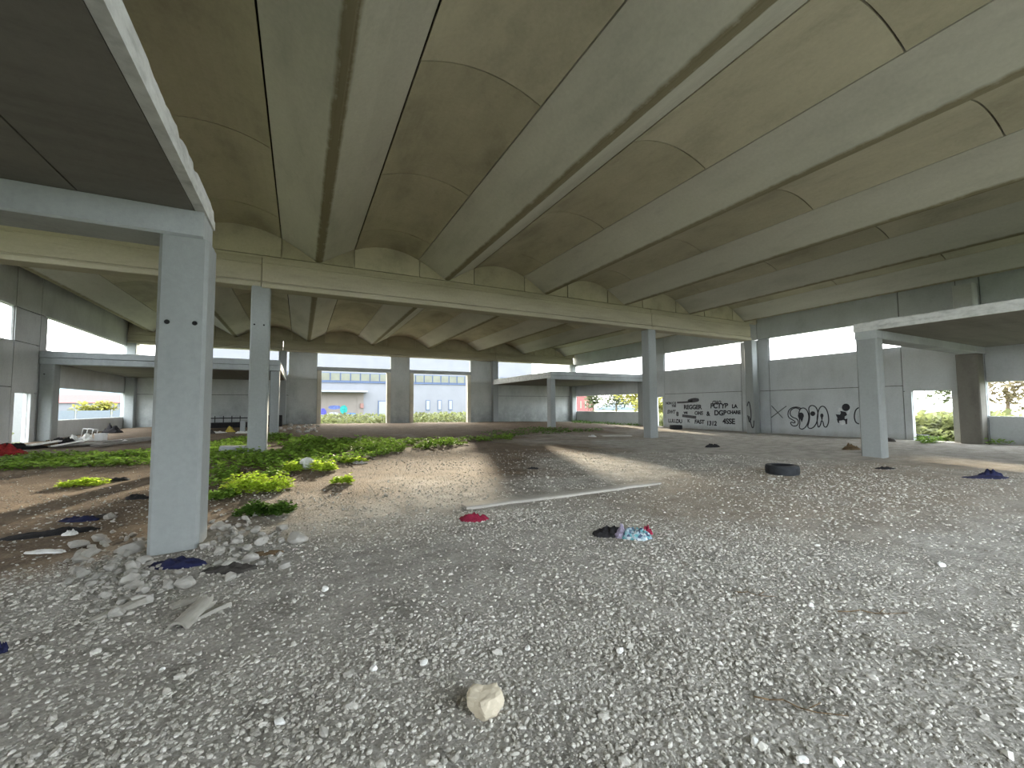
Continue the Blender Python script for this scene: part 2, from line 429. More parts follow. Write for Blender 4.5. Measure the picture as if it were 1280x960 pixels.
mezz(15.56, XR-.02, -3.08, 6.62, 3.88, 4.16, 3.62, (6.04, 6.6), 15.56, 'mezzanine slab at right resting on the column beside the tyre', ragged=.5)
mz_l = mezz(XL+.02, -.95, 24.4, 34.38, 3.62, 4.06, 3.52, (24.42, 24.9), -.95, 'far left mezzanine slab above the rubbish heap', ragged=.2)
mz_r = mezz(15.53, XR-.02, 24.4, 34.38, 3.62, 4.06, 3.52, (24.42, 24.9), 15.53, 'far right mezzanine slab on a thin column', ragged=.2)
# fascia boards closing the front of the far mezzanines
for a, b, mz in ((XL+.03, -.95, mz_l), (15.53, XR-.03, mz_r)):
    bm = bmesh.new(); L = mz.location
    box(bm, a-L.x, b-L.x, 24.3-L.y, 24.395-L.y, 3.80-L.z, 4.07-L.z, bev=.01); box(bm, a-L.x, b-L.x, 24.33-L.y, 24.395-L.y, 3.52-L.z, 3.785-L.z, bev=.01)
    mk('fascia', bm, M_mid, mz)

# ------------------------------------------------------------------ walls
def wall_x(name, X, s, mat, label):
    """side wall, inner face at X, outside towards s; panels with grooves, real openings"""
    bm = bmesh.new(); T = .22
    def panel(y0, y1, z0, z1, x=0):
        a, b = sorted((X+s*x, X+s*(x+T)))
        box(bm, a, b, y0+.018, y1-.018, z0+.018, z1-.018)
        a, b = sorted((X+s*(x+.1), X+s*(x+T-.02)))
        box(bm, a, b, y0, y1, z0, z1)
    G = -.5; TOP = 7.55
    # near stretch beyond the mezzanine
    panel(YN-.2, 6.1, G, 1.1); panel(YN, -3, 1.1, 2.47); panel(YN, 6.1, 2.47, 4.27); panel(YN, -3, 4.27, 5.56); panel(5.4, 6.1, 4.27, 5.56); panel(YN, 6.1, 5.56, TOP)
    panel(6.1, 6.8, 1.1, TOP); panel(6.1, 6.8, G, 1.1)
    # door panel
    panel(6.8, 7.13, G, 2.19); panel(8.4, 8.7, G, 2.19); panel(6.8, 8.7, 2.19, 5.56); panel(6.8, 8.7, 5.56, TOP)
    # graffiti panel
    panel(8.7, 14.75, G, 2.45); panel(8.7, 14.75, 2.45, 4.27); panel(14.75, 15.4, G, 2.45); panel(14.75, 15.4, 2.45, 5.56); panel(8.7, 15.4, 5.56, TOP)
    # far graffiti panel
    panel(15.4, 16.5, G, 5.56); panel(16.5, 22.66, G, 2.48); panel(16.5, 22.66, 2.48, 4.27); panel(15.4, 22.66, 5.58, TOP)
    panel(22.66, 22.9, G, 2.27); panel(23.95 if s < 0 else 23.5, 24.4, G, 2.27); panel(22.66, 24.4, 2.27, 4.27); panel(22.66, 24.4, 4.27, 5.58); panel(22.66, 24.4, 5.58, TOP)
    # far stretch
    panel(24.4, 24.95, G, 5.58); panel(24.95, 34.6, G, 1.12); panel(34.2, 34.6, 1.12, 2.6); panel(24.95, 34.6, 2.6, 4.2); panel(34.2, 34.6, 4.2, 5.6); panel(24.4, 34.6, 5.6, TOP)
    # dark joint filler set back between the panels
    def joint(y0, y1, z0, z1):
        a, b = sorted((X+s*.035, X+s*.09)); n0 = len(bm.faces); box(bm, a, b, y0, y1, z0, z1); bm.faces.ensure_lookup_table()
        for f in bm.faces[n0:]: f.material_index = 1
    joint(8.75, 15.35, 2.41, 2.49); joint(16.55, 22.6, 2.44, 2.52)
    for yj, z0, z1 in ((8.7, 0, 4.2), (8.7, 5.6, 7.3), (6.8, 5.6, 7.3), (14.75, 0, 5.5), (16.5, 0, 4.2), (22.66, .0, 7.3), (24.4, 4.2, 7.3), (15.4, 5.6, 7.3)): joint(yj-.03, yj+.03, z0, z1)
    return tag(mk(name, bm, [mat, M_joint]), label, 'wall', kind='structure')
wr = wall_x('wall_right', XR, 1, M_wallr, 'right side wall of jointed concrete panels with clerestory openings and graffiti')
wl = wall_x('wall_left', XL, -1, M_wall, 'left side wall of jointed concrete panels with clerestory openings')
# end walls, alike at both ends
def end_wall(name, Y, s, label, where, zg):
    bm = bmesh.new(); T = .2; G = -.5
    def fp(x0, x1, z0, z1):
        a, b = sorted((Y, Y+s*T)); box(bm, x0+.018, x1-.018, a, b, z0+.018, z1-.018)
        a, b = sorted((Y+s*.1, Y+s*(T-.02))); box(bm, x0, x1, a, b, z0, z1)
    fp(XL, -.8, G, 2.55); fp(XL, -.8, 2.55, 4.06); fp(15.9, XR, G, 2.6); fp(15.9, XR, 2.6, 4.06)
    fp(XL, -9.3, 4.06, 5.8)
    for a, b in ((-.8, 1.1), (6.51, 8.07), (13.46, 15.9)):
        fp(a, b, G, 3.72); fp(a, b, 3.72, 5.8)
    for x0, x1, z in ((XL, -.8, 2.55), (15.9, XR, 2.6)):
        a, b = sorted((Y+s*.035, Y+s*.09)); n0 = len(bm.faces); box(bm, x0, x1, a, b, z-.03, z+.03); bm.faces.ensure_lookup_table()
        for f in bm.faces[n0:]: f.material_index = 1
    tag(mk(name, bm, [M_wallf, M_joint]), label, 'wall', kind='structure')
    for i, (a, b) in enumerate(((1.1, 6.51), (8.07, 13.46))):
        lb = ('left', 'right')[i]
        root = empty('door_frame', ((a+b)/2, Y, zg)); L = root.location
        y0, y1 = sorted((-s*.12, s*.3))
        for x0, x1 in ((a, a+.3), (b-.3, b)):
            bm = bmesh.new(); box(bm, x0-L.x, x1-L.x, y0, y1, -.6, 4.44-L.z, bev=.015); mk('door_post', bm, M_cream, root)
        bm = bmesh.new(); box(bm, a-.02-L.x, b+.02-L.x, y0-.02, y1, 4.44-L.z, 4.72-L.z, bev=.02); mk('lintel', bm, M_mid, root)
        tag(root, f'concrete portal frame of the {lb} {where} with open transom', 'door frame')
end_wall('wall_far', YF, 1, 'far end wall of concrete panels with two tall door openings', 'far door opening', .35)
end_wall('wall_near', -3.5, -1, 'near end wall behind the viewer with two tall door openings', 'door opening behind the viewer', 0)

# ------------------------------------------------------------------ graffiti on the right wall
XW = XR-.003
def ribbon(bm, pts, wd, closed=False, X=XW, th=.004):
    """painted stroke: pts (y,z) on the wall plane"""
    P = [Vector((a, b)) for a, b in pts]; n = len(P); L_, R_ = [], []
    for i in range(n):
        a = P[(i-1) % n] if (closed or i) else P[i]; b = P[(i+1) % n] if (closed or i < n-1) else P[i]
        d = (b-a).normalized(); q = Vector((-d.y, d.x))*wd/2
        L_.append(bm.verts.new((X, *(P[i]+q)))); R_.append(bm.verts.new((X, *(P[i]-q))))
    for i in range(n if closed else n-1):
        j = (i+1) % n; bm.faces.new((L_[i], L_[j], R_[j], R_[i]))
def wallpt(px, py):
    d = ray(px, py); t = XW/d.x; return (d.y*t, CH+d.z*t)
def smooth2(pts, closed, it=2):
    for _ in range(it):
        n = len(pts); out = []
        if not closed: out.append(pts[0])
        for i in range(n if closed else n-1):
            a, b = pts[i], pts[(i+1) % n]
            out += [(a[0]*.75+b[0]*.25, a[1]*.75+b[1]*.25), (a[0]*.25+b[0]*.75, a[1]*.25+b[1]*.75)]
        if not closed: out.append(pts[-1])
        pts = out
    return pts
def c6(p): return wallpt(940+p[0]/5.333, 380+p[1]/5.333)
bm = bmesh.new()
S = [(318,702),(290,690),(258,705),(252,735),(268,755),(300,765),(312,785),(302,812),(272,815),(255,795),(262,785),(282,795),(290,785),(270,772),(240,755),(240,715),(262,692),(295,685),(325,695)]
for pts, cl in ((S, False), ([(318,700),(345,690),(370,710),(382,760),(365,815),(335,838),(312,825),(322,790),(310,740)], True),
                ([(375,690),(400,672),(432,690),(442,740),(430,800),(400,832),(368,825),(382,780),(385,740)], True),
                ([(440,830),(432,760),(445,700),(465,678),(492,690),(510,740),(512,790),(495,825),(478,815),(474,785),(462,775),(458,805)], True),
                ([(712,690),(690,705),(680,750),(690,790),(714,800)], False)):
    ribbon(bm, smooth2([c6(p) for p in pts], cl), .055, cl)
def poly(bm, pts, X=XW-.001): bm.faces.new([bm.verts.new((X, *p)) for p in pts])
def disc(bm, cx, cy, rx, ry): poly(bm, [c6((cx+rx*math.cos(t*math.pi/8), cy+ry*math.sin(t*math.pi/8))) for t in range(16)])
disc(bm, 326, 745, 20, 22); poly(bm, [c6(p) for p in ((318,760),(332,790),(342,762))]); disc(bm, 405, 731, 17, 16); disc(bm, 466, 744, 11, 14); poly(bm, [c6(p) for p in ((458,750),(466,785),(474,750))])
o = mk('graffiti', bm, M_black, wr); o['label'] = 'black outlined bubble letters SDDA'
bm = bmesh.new(); ribbon(bm, [c6((128,757)), c6((230,680))], .05); ribbon(bm, [c6((130,678)), c6((205,760))], .05)
o = mk('graffiti', bm, M_greyp, wr); o['label'] = 'faded grey cross'
bm = bmesh.new(); disc(bm, 626, 689, 27, 25)
poly(bm, [c6(p) for p in ((588,712),(626,720),(634,740),(618,750),(618,768),(600,776),(572,768),(558,735),(586,738),(592,728))])
poly(bm, [c6(p) for p in ((604,770),(636,764),(634,800),(625,802),(620,778))]); poly(bm, [c6(p) for p in ((572,768),(600,776),(580,778),(582,795),(572,790),(564,760))])
o = mk('graffiti', bm, M_black, wr); o['label'] = 'black stencil of a seated round-headed figure'
bm = bmesh.new(); poly(bm, [c6(p) for p in ((578,690),(604,700),(596,715),(572,720))], XW); poly(bm, [c6(p) for p in ((585,782),(618,780),(622,800),(604,808),(588,802))], XW); poly(bm, [c6(p) for p in ((640,700),(655,705),(648,730),(636,738))], XW)
o = mk('graffiti', bm, M_whitep, wr); o['label'] = 'white splashes round the stencil'
def text(s, px, py, h_px, shear=0, mat=M_black, rot=0):
    y, z = wallpt(px, py); y2, z2 = wallpt(px, py-h_px)
    cu = bpy.data.curves.new('graffiti', 'FONT'); cu.body = s; cu.size = (z2-z)*1.38; cu.shear = shear; cu.offset = .018
    cu.space_character = .95
    o = bpy.data.objects.new('tmp', cu); COL.objects.link(o)
    bpy.context.view_layer.update()
    me = bpy.data.meshes.new_from_object(o.evaluated_get(bpy.context.evaluated_depsgraph_get())); bpy.data.objects.remove(o)
    me.materials.clear(); me.materials.append(mat); me.name = 'graffiti'
    g = link(bpy.data.objects.new('graffiti', me)); g.parent = wr
    g.matrix_world = Matrix(((0, 0, -1, XW), (-1, 0, 0, y), (0, 1, 0, z), (0, 0, 0, 1))) @ Matrix.Rotation(R(rot), 4, 'Z')
    g['label'] = f'black scrawled writing {s}'
def c5(x, y): return 820+x/9.143, 480+y/9.143
for s, x, y, h, sh, m in (('NON C E', 112, 232, 26, 0, M_greyp), ('THE', 178, 262, 24, .2, M_greyp), ('REGGER', 318, 286, 48, 0, M_black), ('PCTYB', 620, 276, 56, .1, M_black), ('LA', 868, 274, 42, 0, M_black),
                          ('SWT', 128, 336, 40, .2, M_greyp), ('8', 232, 364, 48, 0, M_black), ('WE', 318, 340, 24, 0, M_black), ('OMS', 440, 350, 40, .1, M_greyp), ('&', 578, 362, 50, 0, M_black), ('DGB', 665, 356, 58, 0, M_black), ('CHARE', 812, 340, 38, 0, M_black),
                          ('LULU', 140, 438, 40, 0, M_greyp), ('DU', 232, 444, 42, 0, M_black), ('K', 360, 436, 34, 0, M_greyp), ('FAST', 440, 450, 44, .1, M_black), ('1312', 575, 470, 50, .1, M_black), ('4SSE', 762, 452, 60, 0, M_black), ('CIAO', 640, 226, 34, .3, M_greyp)):
    px, py = c5(x, y); text(s, px, py, h/9.143, sh, m)
bm = bmesh.new()
ribbon(bm, [wallpt(*c5(*p)) for p in ((240, 212), (300, 210), (360, 206), (420, 196))], .13)
ribbon(bm, smooth2([wallpt(*c5(*p)) for p in ((360, 196), (400, 178), (450, 170), (495, 182), (450, 196), (400, 200))], True), .16, True)
ribbon(bm, [wallpt(*c5(*p)) for p in ((300, 362), (380, 372), (460, 382))], .2)
o = mk('graffiti', bm, M_greyp, wr); o['label'] = 'sprayed smears over the writing'
# painted mark on the column between the graffiti panels
bm = bmesh.new(); XX = 23.797
for pts in ([(15.62, 1.55), (15.5, 1.9), (15.42, 1.5), (15.38, .9), (15.5, .5), (15.6, 1.0)], [(15.52, .95), (15.44, .6), (15.36, .25), (15.27, .3), (15.24, .7)]):
    ribbon(bm, smooth2(pts, False), .06, False, XX)
o = mk('graffiti', bm, M_black); tag(o, 'thin black scrawl sprayed on the column beside the writing', 'graffiti')

# ------------------------------------------------------------------ gravel (uncountable) 
def ico(sub, jit, seed):
    bm = bmesh.new(); bmesh.ops.create_icosphere(bm, subdivisions=sub, radius=1)
    rs = np.random.default_rng(seed)
    v = np.array([q.co[:] for q in bm.verts]); f = np.array([[q.index for q in p.verts] for p in bm.faces]); bm.free()
    v *= (1+rs.uniform(-jit, jit, (len(v), 1)))
    v *= np.array([1, rs.uniform(.65, .95), rs.uniform(.42, .75)])
    return v, f
def scatter(name, pts, sizes, shapes, mat):
    VV, FF, off = [], [], 0
    ch = rng.integers(0, len(shapes), len(pts))
    for k, (v, f) in enumerate(shapes):
        sel = np.where(ch == k)[0]; n = len(sel)
        if not n: continue
        th = rng.uniform(0, 2*np.pi, n); tl = rng.normal(0, .35, n)
        c, s, ct, st = np.cos(th), np.sin(th), np.cos(tl), np.sin(tl)
        Rm = np.stack([np.stack([c, -s*ct, s*st], -1), np.stack([s, c*ct, -c*st], -1), np.stack([np.zeros(n), st, ct], -1)], 1)
        P = np.einsum('nij,vj->nvi', Rm, v)*sizes[sel][:, None, None]+pts[sel][:, None, :]
        VV.append(P.reshape(-1, 3)); FF.append((f[None]+(np.arange(n)*len(v))[:, None, None]+off).reshape(-1, 3)); off += n*len(v)
    return mesh_np(name, np.concatenate(VV), np.concatenate(FF), mat)
def pebble_material():
    m, nt, b = new_mat('pebbles'); g = nt.nodes.new('ShaderNodeNewGeometry')
    col = ramp(nt, g.outputs['Random Per Island'], [(0, (.25, .235, .20)), (.3, (.42, .405, .36)), (.6, (.52, .50, .445)), (.88, (.60, .58, .525)), (1, (.74, .72, .67))]).outputs[0]
    f = nz(nt, pos(nt), 60, 4, .7)
    col = mixc(nt, .5, col, ramp(nt, f, [(.3, (.45, .44, .42)), (.7, (1, 1, 1))]).outputs[0], 'MULTIPLY')
    nt.links.new(col, b.inputs['Base Color']); b.inputs['Roughness'].default_value = .92; b.inputs['Specular IOR Level'].default_value = .2
    return m
M_peb = pebble_material()
SH1 = [ico(1, .34, s) for s in range(14)]; SH2 = [ico(1, .36, s+50) for s in range(10)]
def dens(x, y):
    d = noise.noise((x*.45+5, y*.45, 1.5))*.9+noise.noise((x*1.6, y*1.6, 7))*.5
    d += 1.1*math.exp(-(((x-1.6)/1.9)**2+((y-2.6)/1.2)**2)) + .8*math.exp(-(((x+1.2)/1.6)**2+((y-4.6)/1.2)**2)) + .9*math.exp(-(((x-2.2)/3.0)**2+((y-5.6)/.7)**2))
    d += .5*math.exp(-(((x-9)/4)**2+((y-4.3)/2)**2))
    return max(.12, min(1, .42+.55*d))
def field(rmin, rmax, per, smin, smax, cut=None):
    out = []; sz = []
    A = 2.3
    n = int(per*A/2*(rmax**2-rmin**2))
    rr = np.sqrt(rng.uniform(rmin**2, rmax**2, n)); th = rng.uniform(-A/2, A/2, n)+YAW
    X_, Y_ = rr*np.sin(th), rr*np.cos(th)
    for x, y in zip(X_, Y_):
        if x < XL+.2 or x > XR-.3 or y > 33.5 or y < -5: continue
        if -1.5 < x < -.93 and 5.74 < y < 6.38: continue
        d = dens(x, y)
        if cut and cut(x, y) < random.random(): continue
        if random.random() > d: continue
        s = smin+(smax-smin)*random.random()**2.6*(0.6+.5*d)
        out.append((x, y, gz(x, y)+s*.12)); sz.append(s)
    return np.array(out), np.array(sz)
def soilcut(x, y): return 1 if y < 7.2 else max(.25, 1-(y-7.2)/6)
p1, s1 = field(.9, 3.2, 3600, .005, .019)
p2, s2 = field(3.2, 6.5, 1500, .006, .021)
p3, s3 = field(6.5, 15, 240, .009, .028, soilcut)
big, sb = field(1.0, 6, 30, .018, .038)
g0 = scatter('gravel', np.concatenate([p2, p3]), np.concatenate([s2, s3]), SH1, M_peb)
tag(g0, 'loose grey gravel spread over the middle of the floor', 'gravel', kind='stuff')
g1 = scatter('gravel', np.concatenate([p1, big]), np.concatenate([s1, sb]), SH2, M_peb)
tag(g1, 'coarse grey gravel in the foreground around the pale rock', 'gravel', kind='stuff')

# ------------------------------------------------------------------ stones
def stone_bm(size, seed, sub=3, flat=.65, rough=.35, facets=0):
    bm = bmesh.new(); bmesh.ops.create_icosphere(bm, subdivisions=sub, radius=1)
    o = Vector((seed*7.31, seed*3.7, seed*1.9)); rs = random.Random(seed)
    pl = [(Vector((rs.gauss(0, 1), rs.gauss(0, 1), rs.gauss(0, 1))).normalized(), rs.uniform(.55, .85)) for _ in range(facets or 7)]
    sx, sy = rs.uniform(.85, 1.15), rs.uniform(.65, .95)
    for v in bm.verts:
        c = v.co.copy()
        for n_, d_ in pl:
            q = c.dot(n_)
            if q > d_: c -= n_*(q-d_)*.9
        c *= 1+rough*.45*noise.noise(c*1.3+o)+rough*.16*noise.noise(c*4+o)
        v.co = Vector((c.x*sx, c.y*sy, c.z*flat))*size
    return bm
M_stone = concrete('rubble_stone', (.36, .345, .31), .65, 1.25)
M_pale = concrete('pale_rock', (.52, .46, .35), .68, 1.2)
M_white = plain('white_chip', (.70, .70, .67), .9, .12, 30)
protos = [mk('broken_stone', stone_bm(1, 11+k, 2, .68, .7, 12), M_stone, smooth=False) for k in range(8)]
protos2 = [mk('pale_stone', stone_bm(1, 31+k, 2, .55), M_white if k % 2 else M_stone, smooth=False) for k in range(4)]
def place(o, p, s, label, cat, group=None, rz=None, tilt=.25, sink=.25):
    o.location = (p.x, p.y, p.z+s*(.6-sink*1.2)); o.scale = (s, s, s)
    o.rotation_euler = (random.uniform(-tilt, tilt), random.uniform(-tilt, tilt), rz if rz is not None else random.uniform(0, 6.28))
    tag(o, label, cat, group); return o
used = set()
def inst(plist):
    k = random.randrange(len(plist)); o = plist[k]
    if o.name in used: return link(o.copy())
    used.add(o.name); return o
rub = []
def taken(p, s): 
    if -1.5-s < p.x < -.92+s and 5.75-s < p.y < 6.38+s: return True
    return any((p.x-q[0])**2+(p.y-q[1])**2 < (.8*(s+q[2]))**2 for q in rub)
tries = 0
while len(rub) < 150 and tries < 9000:
    tries += 1
    if random.random() < .6:
        px, py = random.gauss(158, 34), random.gauss(708, 22); 
        if px > 200 and py < 712: continue
        tx = 'grey broken stone in the rubble left of the near column foot'; gr = 'rubble left of the near column'
    else:
        px, py = random.gauss(292, 26), random.gauss(672, 18); 
        if px < 262: continue
        tx = 'grey broken stone in the rubble right of the near column foot'; gr = 'rubble right of the near column'
    p = at(px, py); s = random.choice((.026, .034, .042, .055, .07, .09))
    if taken(p, s): continue
    rub.append((p.x, p.y, s)); place(inst(protos), p, s, tx, 'stone', gr)
for px, py, s, lb in ((165, 690, .13, 'largest lumpy grey stone in rubble left of the near column'), (256, 685, .085, 'flat pale stone touching the right foot of the near column'), (372, 677, .13, 'big grey rock standing alone right of the near column')):
    p = at(px, py); rub.append((p.x, p.y, s)); o = mk('broken_stone', stone_bm(1, int(px), 3, .62), M_stone); place(o, p, s, lb, 'stone', tilt=.1)
o = mk('pale_rock', stone_bm(1, 5, 4, .8, .45, 9), M_pale); p = at(607, 886); place(o, p, .105, 'pale cream rock the size of a fist in the foreground gravel', 'rock', rz=.6, tilt=.05, sink=.12)
W = [(437,884,.032),(405,918,.03),(467,838,.035),(248,818,.025),(203,838,.022),(126,782,.028),(164,733,.034),(295,742,.032),(1014,758,.033),(1052,795,.02),(1022,683,.03),(1177,708,.04),(944,930,.032),(1003,953,.03),(1046,955,.028),(900,831,.022),
     (406,738,.045),(660,812,.03),(530,830,.03),(775,815,.03),(1262,742,.03),(965,600,.07),(45,945,.03),(350,905,.03)]
def words(px, py):
    return f'{"lower" if py > 800 else "upper"}'
near_names = {437: 'left of the cream rock', 405: 'near the bottom edge left of the cream rock', 467: 'behind and left of the cream rock', 248: 'round one on smooth gravel below the broken tile', 203: 'beside the round stone on the left gravel', 126: 'left of the broken tile', 164: 'just below the rubble heap', 295: 'right of the broken tile',
              1014: 'on the smooth gravel right of centre', 1052: 'on the bare gravel at right', 1022: 'below the tyre', 1177: 'on the brown gravel at far right', 944: 'in the coarse gravel lower right', 1003: 'at the bottom edge lower right', 1046: 'at the bottom edge, right of its neighbour', 900: 'right of the coarse gravel patch',
              406: 'in the gravel below the big lone rock', 660: 'in the coarse gravel behind the cream rock', 530: 'in the coarse gravel at centre', 775: 'in the coarse gravel right of centre', 1262: 'by the right picture edge', 965: 'beside the tyre', 45: 'in the bottom left corner', 350: 'between the left corner and the cream rock'}
for px, py, s in W:
    p = at(px, py); place(inst(protos2), p, s, 'pale stone '+near_names[px], 'stone', 'scattered pale stones', sink=.2)
# rubble beyond the weeds
for k in range(16):
    p = at(random.uniform(346, 398), random.uniform(531, 541)); place(inst(protos), p, random.uniform(.09, .2), 'pale rubble lump in the heap left of the first door opening', 'rubble', 'rubble by the far door')

# ------------------------------------------------------------------ concrete strip in the floor
pa, pb = at(583, 637), at(826, 605); d = (pb-pa); Ls = d.length; ang = math.atan2(d.y, d.x)
bm = bmesh.new(); n = 60; prev = None
for i in range(n+1):
    t = i/n; x = Ls*t; q = pa+d*t; h = .012+.02*(noise.noise((x*1.3, 2, 2)))+.02
    wl_, wr_ = -.02-.03*noise.noise((x*2, 0, 0))-.0, .26+.06*noise.noise((x*2, 5, 0))
    zc = gz(q.x, q.y)-pa.z
    ring = [bm.verts.new((x, wl_, zc-.08)), bm.verts.new((x, wl_+.01, zc+h)), bm.verts.new((x, wl_+.05, zc+h+.015)), bm.verts.new((x, wr_-.04, zc+h+.01)), bm.verts.new((x, wr_, zc-.08))]
    if prev:
        for k in range(5): bm.faces.new((prev[k], prev[(k+1) % 5], ring[(k+1) % 5], ring[k]))
    else: bm.faces.new(ring)
    prev = ring
bm.faces.new(prev[::-1]); bmesh.ops.recalc_face_normals(bm, faces=bm.faces[:])
o = mk('concrete_strip', bm, concrete('strip_concrete', (.36, .34, .30), .8, 1.15)); o.location = pa; o.rotation_euler.z = ang
tag(o, 'long pale concrete strip half buried across the gravel behind the red rag', 'concrete strip')

# ------------------------------------------------------------------ cloth and rubbish
def cloth(c, n=22):
    return plain(f'cloth_{c}', n, .95, .35, 9)
def rag(p, w_, d_, h, rz, mat, label, name='rag', cat='rag', seed=1, res=30, sink=.012):
    """crumpled cloth: irregular outline, folded top, closed underside"""
    bm = bmesh.new(); o = Vector((seed*3.3, seed*1.7, seed)); rings = []
    na = 48; nr = 14
    top = bm.verts.new((0, 0, 0))
    for i in range(1, nr+1):
        r = i/nr; ring = []
        for a in range(na):
            t = a/na*2*math.pi; c, s = math.cos(t), math.sin(t)
            out = 1+.35*noise.noise(Vector((c*1.2, s*1.2, seed)))+.16*noise.noise(Vector((c*4, s*4, seed+3)))
            x, y = c*r*out*w_/2, s*r*out*d_/2
            f = abs(noise.noise(Vector((x/w_*4, y/d_*2.6, seed))))*1.1+.45*abs(noise.noise(Vector((x/w_*11, y/d_*7, seed+9))))+.35*(.5+.5*noise.noise(Vector((x/w_*2, y/d_*2, seed+20))))
            z = h*(.15+f)*(1-r**3)+.006
            ring.append(bm.verts.new((x, y, z if i < nr else -sink)))
        rings.append(ring)
    top.co.z = sum(v.co.z for v in rings[0])/na
    for a in range(na): bm.faces.new((top, rings[0][a], rings[0][(a+1) % na]))
    for i in range(nr-1):
        for a in range(na):
            bm.faces.new((rings[i][a], rings[i+1][a], rings[i+1][(a+1) % na], rings[i][(a+1) % na]))
    bm.faces.new(rings[-1][::-1])
    ob = mk(name, bm, mat, smooth=True); ob.location = p; ob.rotation_euler.z = rz
    tag(ob, label, cat); return ob
M_navy = plain('navy_cloth', (.012, .014, .05), .9, .3, 20); M_blackc = plain('black_cloth', (.018, .017, .018), .95, .4, 20)
M_char = plain('charcoal_cloth', (.05, .045, .04), .95, .5, 14); M_red = plain('dark_red_cloth', (.20, .012, .035), .9, .3, 20)
M_blue = plain('pale_blue_cloth', (.20, .31, .35), .9, .5, 25); M_whitec = plain('white_plastic', (.72, .72, .70), .7, .12, 20)
def patterned(name, cols, sc):
    m, nt, b = new_mat(name); vo = N(nt, 'ShaderNodeTexVoronoi'); vo.inputs['Scale'].default_value = sc; nt.links.new(pos(nt), vo.inputs['Vector'])
    sp = nt.nodes.new('ShaderNodeSeparateColor'); nt.links.new(vo.outputs['Color'], sp.inputs[0])
    r = ramp(nt, sp.outputs[0], [(i/len(cols), c) for i, c in enumerate(cols)]); r.color_ramp.interpolation = 'CONSTANT'
    nt.links.new(r.outputs[0], b.inputs['Base Color']); b.inputs['Roughness'].default_value = .9; return m
M_blue = patterned('patterned_cloth', [(.20, .30, .34), (.45, .50, .52), (.10, .28, .30), (.05, .07, .12), (.30, .38, .42)], 34)
M_lilac = plain('lilac_cloth', (.27, .24, .32), .9, .4, 30); M_brownc = plain('brown_debris', (.13, .09, .05), .95, .5, 12)
M_yel = plain('yellow_bag', (.45, .36, .06), .7, .2, 10); M_redb = plain('red_fabric', (.28, .02, .02), .9, .4, 10)
def sc(p, px): return px*(Vector((p.x, p.y, p.z-CH)).dot(fw))/FPX
def ragp(px, py, wpx, dratio, h, mat, label, rz=0, seed=1, **k):
    p = at(px, py); w_ = sc(p, wpx); return rag(p, w_, w_*dratio, h, -YAW+rz, mat, label, seed=seed, **k)
ragp(219, 706, 68, .5, .06, M_navy, 'navy blue rag at the foot of the near column', 0, 2)
ragp(287, 712, 68, .38, .055, M_char, 'dark grey dirty rag right of the navy rag', .25, 3)
ragp(62, 668, 92, .3, .06, M_blackc, 'long black rag lying left of the near column', .45, 4)
ragp(100, 650, 44, .5, .07, M_navy, 'dark navy garment behind the long black rag', .2, 5)
ragp(128, 646, 40, .4, .03, M_char, 'grey rag beside the dark navy garment', .1, 6)
ragp(172, 623, 30, .5, .08, M_blackc, 'black rag half behind the near column', 0, 7)
ragp(150, 600, 26, .5, .06, M_blackc, 'black scrap beside the yellow-green weed', 0, 8)
ragp(54, 690, 46, .35, .02, M_whitec, 'flat white paper below the long black rag', .1, 9, name='paper', cat='paper')
ragp(88, 668, 18, .7, .05, M_whitec, 'small white scrap tucked by the long black rag', 0, 10, name='paper', cat='paper')
ragp(592, 650, 36, .6, .09, M_red, 'dark red rag at the near end of the concrete strip', -.1, 11)
ragp(762, 668, 42, .6, .11, M_blackc, 'black part of the clothes bundle in mid floor', .1, 12, name='garment', cat='garment')
ragp(777, 671, 18, .9, .15, M_lilac, 'lilac grey garment between the black and pale blue ones', .4, 13, name='garment', cat='garment')
ragp(796, 672, 38, .7, .16, M_blue, 'pale blue patterned garment on the clothes bundle', -.1, 14, name='garment', cat='garment')
ragp(809, 668, 14, .7, .12, M_red, 'red scrap at the right end of clothes bundle', 0, 15, name='garment', cat='garment')
ragp(1232, 597, 56, .35, .05, M_navy, 'navy blanket spread on the gravel at far right', .1, 16, name='blanket', cat='blanket')
ragp(1238, 595, 26, .7, .15, M_navy, 'crumpled heap at the right end of the navy blanket', .1, 17, name='blanket', cat='blanket')
ragp(1106, 586, 26, .4, .05, M_blackc, 'flat black scrap below the right mezzanine column', 0, 18)
ragp(891, 559, 20, .4, .16, M_blackc, 'black box-like scrap on the open floor before the graffiti', 0, 19)
ragp(1064, 562, 22, .5, .2, M_brownc, 'brown crumpled bag beside the right mezzanine column', 0, 20, name='bag', cat='bag')
ragp(1113, 552, 14, .5, .2, M_char, 'grey heap at the wall right of the mezzanine column', 0, 21)
ragp(1, 815, 16, .7, .07, M_navy, 'navy scrap at the left picture edge', 0, 22)
ragp(228, 640, 60, .35, .03, M_brownc, 'brown dead plants beside the near column', .2, 23, name='dead_plants', cat='dead plants')
ragp(330, 692, 40, .4, .02, M_brownc, 'rust brown dry leaves right of the dark grey rag', .2, 24, name='dry_leaves', cat='dry leaves')
ragp(666, 586, 14, .4, .04, M_blackc, 'thin black scrap between the two sunlit patches', 0, 25)
ragp(740, 546, 10, .5, .1, M_whitec, 'white scrap on the floor by the thin far column', 0, 26, name='paper', cat='paper')
ragp(450, 579, 22, .4, .06, M_stone, 'low grey heap of dirt beyond the sunlit weeds', 0, 27, name='dirt_heap', cat='heap')
